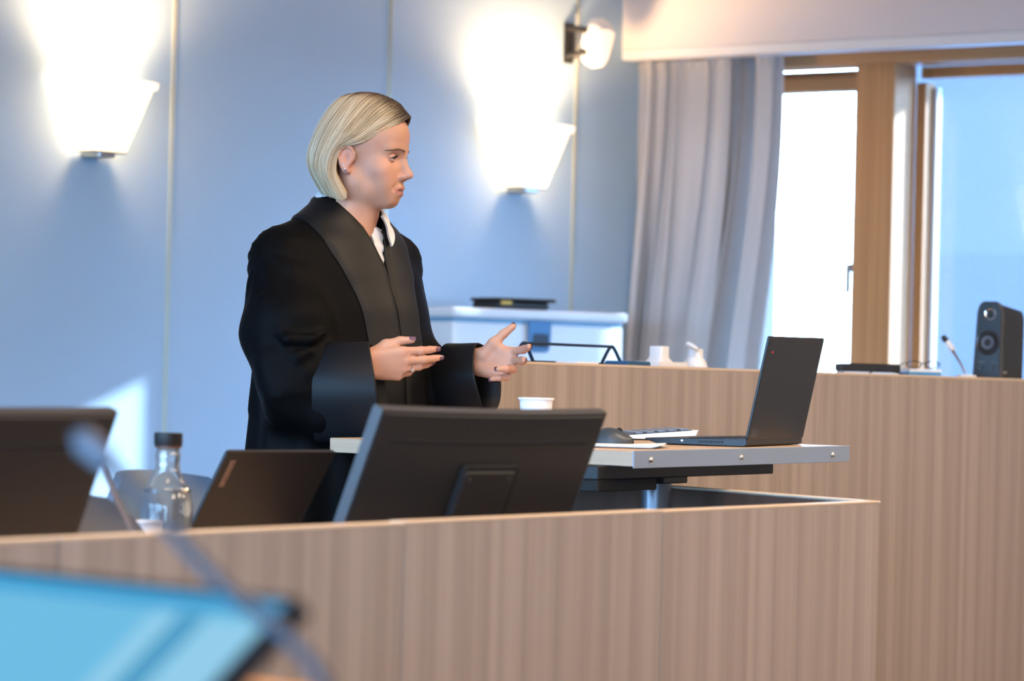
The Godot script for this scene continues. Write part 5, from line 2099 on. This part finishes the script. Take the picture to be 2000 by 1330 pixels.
func hair() -> void:
	var m := plain(Color.WHITE, 0.42)
	m.vertex_color_use_as_albedo = true
	var noise := FastNoiseLite.new()
	noise.seed = 8
	noise.frequency = 1.0
	# the cap of hair
	var st := begin()
	st.set_smooth_group(0)
	var ns := 150
	var nt := 30
	for side: float in [-1, 1]:
		var lay := []
		for layer in 2:
			var rows := []
			for i in ns + 1:
				var s := float(i) / ns
				var path := curve(strand(s, side), 6)
				var row := []
				for j in nt + 1:
					var t := float(j) / nt
					var p: Vector3 = path[int(round(t * 30))]
					var out_dir := (p - Vector3(0, 0.02, -0.02)).normalized()
					var ripple := 0.0018 * noise.get_noise_2d(s * 70.0, t * 2.0 + side * 20.0) + 0.0014 * noise.get_noise_2d(s * 190.0, t * 3.0 + 40.0 + side * 9.0)
					p += out_dir * (ripple * minf(1.0, t * 5.0) - 0.0035 - 0.011 * layer * (0.25 + 0.75 * t))
					if layer == 0 or true:
						p.y += 0.004 * noise.get_noise_1d(s * 50.0 + side * 5.0) * smoothstep(0.8, 1.0, t)
					row.append(p)
				rows.append(row)
			lay.append(rows)
			for i in ns:
				for j in nt:
					var q := [[i, j], [i + 1, j], [i + 1, j + 1], [i, j], [i + 1, j + 1], [i, j + 1]]
					if (side > 0) != (layer == 1): q = [[i, j], [i + 1, j + 1], [i + 1, j], [i, j], [i, j + 1], [i + 1, j + 1]]
					for e in q:
						var rr := 0.45 + 0.55 * noise.get_noise_2d(e[0] * 0.9, side * 30.0)
						st.set_color(hair_tint(float(e[1]) / nt, clampf(rr, 0, 1)))
						st.add_vertex(head_at * (rows[e[0]][e[1]] as Vector3))
		# close the hem and the front edge
		for e in 2:
			var n := ns if e == 0 else nt
			for i in n:
				var a: Vector3 = lay[0][i][nt] if e == 0 else lay[0][0][i]
				var b: Vector3 = lay[0][i + 1][nt] if e == 0 else lay[0][0][i + 1]
				var c: Vector3 = lay[1][i + 1][nt] if e == 0 else lay[1][0][i + 1]
				var d: Vector3 = lay[1][i][nt] if e == 0 else lay[1][0][i]
				st.set_color(hair_tint(1.0 if e == 0 else float(i) / nt, 0.8))
				for v in [a, b, c, a, c, d]: st.add_vertex(head_at * (v as Vector3))
	var cap := part("hair", st, m, person, "straight blonde chin-length bob with dark roots")
	# strands over it
	st = begin()
	for k in 2600:
		var side := -1.0 if k % 5 != 0 else 1.0
		var s := clampf(rng.randf() * 1.02 - 0.01, 0, 1)
		var path := curve(strand(s, side), 4)
		var lift := rng.randf_range(-0.0035, 0.0035)
		if rng.randf() < 0.05: lift += rng.randf_range(0.001, 0.005)
		var ph := rng.randf() * 20.0
		var tone := clampf(rng.randfn(0.35, 0.35), 0.0, 1.0)
		var sway := rng.randf_range(-0.004, 0.004)
		var first := rng.randi_range(0, 5) if rng.randf() < 0.75 else rng.randi_range(0, 10)
		var last := path.size() - 1 - (rng.randi_range(0, 3) if rng.randf() < 0.4 else 0)
		var rad := rng.randf_range(0.0004, 0.00085)
		var prev := PackedVector3Array()
		for j in range(first, last + 1):
			var t := float(j) / (path.size() - 1)
			var p: Vector3 = path[j]
			var out_dir := (p - Vector3(0, 0.02, -0.02)).normalized()
			var tan: Vector3 = (path[mini(j + 1, path.size() - 1)] - path[maxi(j - 1, 0)]).normalized()
			var across := out_dir.cross(tan).normalized()
			p += out_dir * (lift * minf(1, t * 4.0) - 0.002) + across * sway * t * sin(ph + t * 3.0)
			var r := rad * (1.0 if j > first and j < last else 0.3)
			var now := PackedVector3Array()
			for c in 3:
				var a := TAU * c / 3 + PI / 2
				now.append(head_at * (p + (across * cos(a) + out_dir * sin(a)) * r))
			if prev.size():
				var c0 := hair_tint(t - 1.0 / path.size(), tone)
				var c1 := hair_tint(t, tone)
				for c in 3:
					var d := (c + 1) % 3
					for v in [[prev[c], c0], [now[d], c1], [now[c], c1], [prev[c], c0], [prev[d], c0], [now[d], c1]]:
						st.set_color(v[1])
						st.add_vertex(v[0])
			prev = now
	var tips := part("strands", st, m, cap)
	tips.set_meta("kind", "stuff")
	# a few fine hairs in front of the ear
	st = begin()
	st.set_color(Color(0.6, 0.46, 0.28))
	for k in 5:
		var o := k * 0.0018
		tube(st, curve([head_at * Vector3(-0.0765, 0.026, 0.006 + o), head_at * Vector3(-0.078, 0.0, 0.010 + o * 1.4), head_at * Vector3(-0.074, -0.035, 0.014 + o * 1.6), head_at * Vector3(-0.066 + 0.002 * sin(k * 2.0), -0.068, 0.016 + o * (0.8 + 0.7 * sin(k * 1.7)))], 5), 0.00022, 4)
	part("loose_hairs", st, m, cap)

# ---------------------------------------------------------------- clothes
var gown := Field.new()
const SECTIONS := [[0.28, 0.310, 0.215, 0.050], [0.60, 0.275, 0.195, 0.048], [0.90, 0.238, 0.172, 0.046], [1.03, 0.228, 0.160, 0.042], [1.12, 0.224, 0.156, 0.036], [1.20, 0.214, 0.140, 0.034], [1.28, 0.202, 0.115, 0.030], [1.34, 0.170, 0.092, 0.028], [1.385, 0.108, 0.076, 0.026], [1.43, 0.072, 0.064, 0.024], [1.47, 0.060, 0.055, 0.03]]

func torso(p: Vector3) -> float:
	var i := 0
	while i < SECTIONS.size() - 2 and p.y > SECTIONS[i + 1][0]:
		i += 1
	var u := clampf((p.y - SECTIONS[i][0]) / (SECTIONS[i + 1][0] - SECTIONS[i][0]), 0, 1)
	u = lerpf(u, u * u * (3 - 2 * u), 0.3)
	var a: float = lerpf(SECTIONS[i][1], SECTIONS[i + 1][1], u)
	var b: float = lerpf(SECTIONS[i][2], SECTIONS[i + 1][2], u)
	var zc: float = lerpf(SECTIONS[i][3], SECTIONS[i + 1][3], u)
	var x := p.x
	var z := p.z - zc
	var ang := atan2(x, z)
	var low := smoothstep(1.25, 0.7, p.y)
	var pleat := 0.010 * low * sin(ang * 15.0 + 0.6 * sin(ang * 4.0)) * smoothstep(0.5, 1.2, absf(ang))
	var k0 := Vector2(x / a, z / b).length()
	if k0 < 1e-4:
		return -b
	var d := k0 * (k0 - 1.0) / Vector2(x / (a * a), z / (b * b)).length() - pleat
	d = maxf(d, SECTIONS[0][0] - p.y)
	d = maxf(d, p.y - 1.445)
	return d

func v_opening(p: Vector3) -> float:                        # negative inside the open neck of the gown
	var w := lerpf(0.0, 0.036 if p.x < 0.008 else 0.056, clampf((p.y - 1.296) / 0.125, 0, 1))
	return maxf(absf(p.x - 0.008) - w, maxf(1.296 - p.y, 0.03 - p.z))

func gown_shape(p: Vector3, d: float) -> float:
	var t := torso(p)
	var k := 0.035
	var h := maxf(k - absf(d - t), 0.0) / k
	d = minf(d, t) - h * h * k * 0.25
	# gathers where the sleeve is set in, and slack folds down the sleeve
	for s: float in [-1, 1]:
		var q := p - Vector3(s * 0.20, 1.33, 0.02)
		var l := q.length()
		if l < 0.34:
			var ang := atan2(q.z, -q.y)
			d -= 0.0035 * sin(ang * 13.0 + 3.0 * q.x) * smoothstep(0.03, 0.07, l) * smoothstep(0.22, 0.08, l) * smoothstep(0.0, 0.06, absf(p.x) - 0.15)
			d -= 0.0050 * sin(q.y * 30.0 + q.z * 26.0 + s * q.x * 16.0) * smoothstep(0.10, 0.2, l) * smoothstep(0.0, 0.05, absf(p.x) - 0.17)
	var v := v_opening(p)
	if p.y > 1.28:
		d = maxf(d, -maxf(v, -0.035 - t))
	return d

func gown_snap(p: Vector3, off: float) -> Vector3:
	return gown.snap(p, off)

func robe() -> void:
	gown.extra = gown_shape
	for s: float in [-1, 1]:
		gown.cone(Vector3(s * 0.07, 1.365, 0.016), Vector3(s * 0.168, 1.318, 0.014), 0.052, 0.060, 0.03)
	# right sleeve (nearest the camera): wide, hanging below the wrist
	gown.cone(Vector3(-0.182, 1.300, 0.018), Vector3(-0.214, 1.165, 0.072), 0.066, 0.088, 0.03)
	gown.cone(Vector3(-0.214, 1.165, 0.072), Vector3(-0.214, 1.075, 0.104), 0.088, 0.083, 0.03)
	gown.cone(Vector3(-0.216, 1.092, 0.104), Vector3(-0.198, 1.092, 0.156), 0.070, 0.042, 0.03)
	gown.cone(Vector3(-0.216, 1.040, 0.104), Vector3(-0.198, 1.012, 0.156), 0.076, 0.046, 0.03)
	gown.cone(Vector3(-0.214, 1.018, 0.110), Vector3(-0.200, 0.985, 0.158), 0.064, 0.038, 0.03)
	# creases at the crook of the arm
	gown.chain([Vector3(-0.292, 1.170, 0.100), Vector3(-0.286, 1.143, 0.142), Vector3(-0.250, 1.144, 0.172), Vector3(-0.212, 1.158, 0.176)], [0.008, 0.014, 0.012, 0.007], 0.012)
	gown.chain([Vector3(-0.294, 1.118, 0.112), Vector3(-0.272, 1.110, 0.160), Vector3(-0.236, 1.124, 0.180)], [0.010, 0.014, 0.007], 0.012)
	gown.chain([Vector3(-0.280, 1.088, 0.140), Vector3(-0.256, 1.080, 0.170), Vector3(-0.226, 1.098, 0.182)], [0.008, 0.010, 0.005], 0.012)
	gown.chain([Vector3(-0.286, 1.22, 0.07), Vector3(-0.290, 1.10, 0.095), Vector3(-0.276, 1.02, 0.115), Vector3(-0.258, 0.99, 0.130)], [0.006, 0.012, 0.010, 0.006], 0.03)
	# left sleeve
	gown.cone(Vector3(0.160, 1.300, 0.004), Vector3(0.172, 1.165, 0.012), 0.058, 0.070, 0.03)
	gown.cone(Vector3(0.172, 1.165, 0.012), Vector3(0.172, 1.080, 0.060), 0.070, 0.070, 0.03)
	gown.cone(Vector3(0.172, 1.090, 0.070), Vector3(0.138, 1.090, 0.215), 0.058, 0.042, 0.03)
	gown.cone(Vector3(0.176, 1.050, 0.075), Vector3(0.138, 1.042, 0.215), 0.064, 0.042, 0.03)
	gown.cone(Vector3(0.190, 1.000, 0.090), Vector3(0.165, 0.975, 0.230), 0.060, 0.040, 0.03)
	gown.chain([Vector3(0.215, 1.140, 0.080), Vector3(0.190, 1.118, 0.125), Vector3(0.150, 1.122, 0.150)], [0.009, 0.013, 0.009], 0.02)
	var st := begin()
	gown.mesh(st, Vector3(-0.40, 0.265, -0.235), Vector3(0.40, 1.46, 0.37), 0.0095)
	var root := part("robe", st, M.robe, person)
	# cuffs
	cuff(root, Vector3(-0.204, 1.040, 0.150), Vector3(-0.138, 1.042, 0.258), 0.102, 0.052)
	cuff(root, Vector3(0.134, 1.070, 0.200), Vector3(0.146, 1.074, 0.300), 0.076, 0.050)
	# satin facings, from the back of the neck over the shoulders and down the front
	for s: float in [-1, 1]:
		var inner := curve([Vector3(s * 0.004, 1.446, -0.042), Vector3(s * 0.042, 1.450, -0.030), Vector3(s * 0.066, 1.440, 0.012), Vector3(0.006 + s * 0.056, 1.424, 0.064), Vector3(0.008 + s * 0.029, 1.372, 0.108), Vector3(0.008 + s * 0.003, 1.298, 0.140), Vector3(0.008 + s * 0.002, 1.20, 0.174), Vector3(0.008 + s * 0.002, 1.03, 0.205), Vector3(0.008 + s * 0.002, 0.80, 0.235), Vector3(0.008 + s * 0.002, 0.55, 0.265), Vector3(0.008 + s * 0.002, 0.30, 0.285)], 9)
		var outer := curve([Vector3(s * 0.004, 1.385, -0.052), Vector3(s * 0.060, 1.388, -0.050), Vector3(s * 0.118, 1.375, 0.004), Vector3(s * 0.122, 1.345, 0.072), Vector3(s * 0.108, 1.290, 0.120), Vector3(s * 0.090, 1.225, 0.155), Vector3(s * 0.082, 1.14, 0.175), Vector3(s * 0.082, 1.0, 0.195), Vector3(s * 0.082, 0.78, 0.220), Vector3(s * 0.082, 0.55, 0.25), Vector3(s * 0.082, 0.30, 0.27)], 9)
		var top := []
		var low := []
		for i in inner.size():
			var a := PackedVector3Array()
			var b := PackedVector3Array()
			for j in 11:
				var u := j / 10.0
				var p := (inner[i] as Vector3).lerp(outer[i], u)
				var y := p.y
				p = snap_out(p)
				var n := gown_normal(p)
				var thick := (0.0055 if s < 0 else 0.0045) - (0.0035 if j == 0 or j == 10 else 0.0)
				a.append(p + n * thick)
				b.append(p - n * 0.003)
			top.append(a)
			low.append(b)
		st = begin()
		grid(st, top, false, s < 0)
		grid(st, low, false, s > 0)
		for e in [0, 10]:
			var strip := []
			for i in top.size(): strip.append(PackedVector3Array([top[i][e], low[i][e]]))
			grid(st, strip, false, (e == 0) != (s < 0), 5)
		part("satin_facing", st, M.satin, root, "wide satin facing along the front of the robe")

# the smooth outer form that the facings follow: torso and shoulders only
func form(p: Vector3) -> float:
	var t := torso(p)
	var e := 1e9
	var q := Vector3(absf(p.x), p.y, p.z)
	var a := Vector3(0.07, 1.365, 0.016)
	var ba := Vector3(0.168, 1.318, 0.014) - a
	var f := clampf((q - a).dot(ba) / ba.length_squared(), 0, 1)
	e = (q - a - ba * f).length() - lerpf(0.052, 0.060, f)
	var h := maxf(0.035 - absf(e - t), 0.0) / 0.035
	return minf(e, t) - h * h * 0.035 * 0.25

func gown_normal(p: Vector3) -> Vector3:
	var e := 0.004
	return Vector3(form(p + Vector3(e, 0, 0)) - form(p - Vector3(e, 0, 0)), form(p + Vector3(0, e, 0)) - form(p - Vector3(0, e, 0)), form(p + Vector3(0, 0, e)) - form(p - Vector3(0, 0, e))).normalized()

func snap_out(p: Vector3) -> Vector3:
	for k in 6:
		var n := gown_normal(p)
		p -= n * form(p) * 0.8
	return p

func cuff(root: Node3D, c0: Vector3, c1: Vector3, hy: float, hx: float) -> void:
	var dir := (c1 - c0).normalized()
	var side := dir.cross(Vector3.UP).normalized()
	var rows := []
	for lv in [[0.0, 0.99], [0.015, 1.01], [0.5, 1.0], [0.97, 1.0], [1.0, 0.985], [1.0, 0.95], [0.6, 0.93], [0.2, 0.9]]:
		var row := PackedVector3Array()
		for j in 40:
			var a := TAU * j / 40
			var y: float = sin(a) * hy * lv[1]
			var x: float = cos(a) * hx * lv[1] * (1.0 + 0.10 * sin(a * 3.0 + 1.0))
			var c := c0.lerp(c1, lv[0])
			var slant: Vector3 = dir * 0.028 * lv[0] * (-sin(a) * 0.5 + 0.25 * cos(a * 2.0))
			row.append(c + side * x + Vector3.UP * y + slant)
		rows.append(row)
	var st := begin()
	grid(st, rows, true, true, 1)
	part("cuff", st, M.satin, root, "satin cuff")

func shirt() -> void:
	var m := plain(srgb(232, 235, 240), 0.75)
	# front of the shirt inside the open neck
	var st := begin()
	var rows := []
	var low := []
	for i in 17:
		var y := lerpf(1.285, 1.412, i / 16.0)
		var row := PackedVector3Array()
		var lrow := PackedVector3Array()
		var w := lerpf(0.035, 0.082, i / 16.0)
		var gap := 0.026 * smoothstep(1.345, 1.405, y)        # open collar shows the throat
		for j in 21:
			var u := j / 20.0 * 2 - 1
			var x := signf(u) * lerpf(gap if u < 0 else gap * 0.25, w, absf(u))
			var p := snap_out(Vector3(x, y, 0.16))
			p -= gown_normal(p) * 0.007
			p.z += 0.0025 * sin(y * 170.0 + absf(x) * 70.0)
			row.append(p)
			lrow.append(p - Vector3(0, 0, 0.004))
		rows.append(row)
		low.append(lrow)
	for half in [[0, 10], [10, 21]]:
		var a := []
		var b := []
		for i in 17:
			a.append(rows[i].slice(half[0], half[1]) if half[0] == 10 else rows[i].slice(0, 10))
			b.append(low[i].slice(half[0], half[1]) if half[0] == 10 else low[i].slice(0, 10))
		grid(st, a, false, true)
		grid(st, b)
	var root := part("shirt", st, m, person)
	# collar: a band round the neck and a leaf folded over it
	var lay := [[], []]
	for i in 8:
		var v := i / 7.0
		var row := PackedVector3Array()
		var back := PackedVector3Array()
		for j in 61:
			var a := lerpf(0.36, TAU - 1.75, j / 60.0)        # 0 is the front
			var front := pow(0.5 + 0.5 * cos(a), 1.5)
			var s := sin(a)
			var top := Vector3(s * 0.064, lerpf(1.460, 1.405, front), 0.038 + cos(a) * 0.064 + 0.012 * front)
			var tip := pow(maxf(0.0, cos(a)), 3.0)
			if s < 0 and front > 0.12:
				tip *= 0.2
			var bot := Vector3(s * lerpf(0.077, 0.092 if s > 0 else 0.070, front), lerpf(1.428, 1.372 if s > 0 else 1.392, front) - 0.036 * tip, 0.036 + cos(a) * 0.076 + (0.026 if s > 0 else 0.008) * front)
			var p := top.lerp(bot, v)
			var n := Vector3(s, 0.15, cos(a))
			p += n * 0.004 * sin(PI * minf(1.0, v * 1.6))
			row.append(p)
			back.append(p - n * 0.0035)
		lay[0].append(row)
		lay[1].append(back)
	st = begin()
	grid(st, lay[0], false, false)
	grid(st, lay[1], false, true)
	for e in [0, 7]:
		grid(st, [lay[0][e], lay[1][e]], false, e == 7, 3)
	part("collar", st, m, root)
	# dark trousers and shoes under the gown
	var f := Field.new()
	for s: float in [-1, 1]:
		f.chain([Vector3(s * 0.085, 0.86, 0.05), Vector3(s * 0.09, 0.48, 0.06), Vector3(s * 0.095, 0.10, 0.04)], [0.098, 0.072, 0.062], 0.02)
	st = begin()
	f.mesh(st, Vector3(-0.2, 0.05, -0.07), Vector3(0.2, 0.98, 0.17), 0.015)
	part("trousers", st, M.robe, person)
	for s: float in [-1, 1]:
		var g := Field.new()
		g.cone(Vector3(s * 0.095, 0.05, 0.02), Vector3(s * 0.10, 0.036, 0.18), 0.045, 0.034, 0.02)
		st = begin()
		g.mesh(st, Vector3(s * 0.1 - 0.07, 0.0, -0.05), Vector3(s * 0.1 + 0.07, 0.11, 0.24), 0.01)
		part("shoe", st, M.black, person)
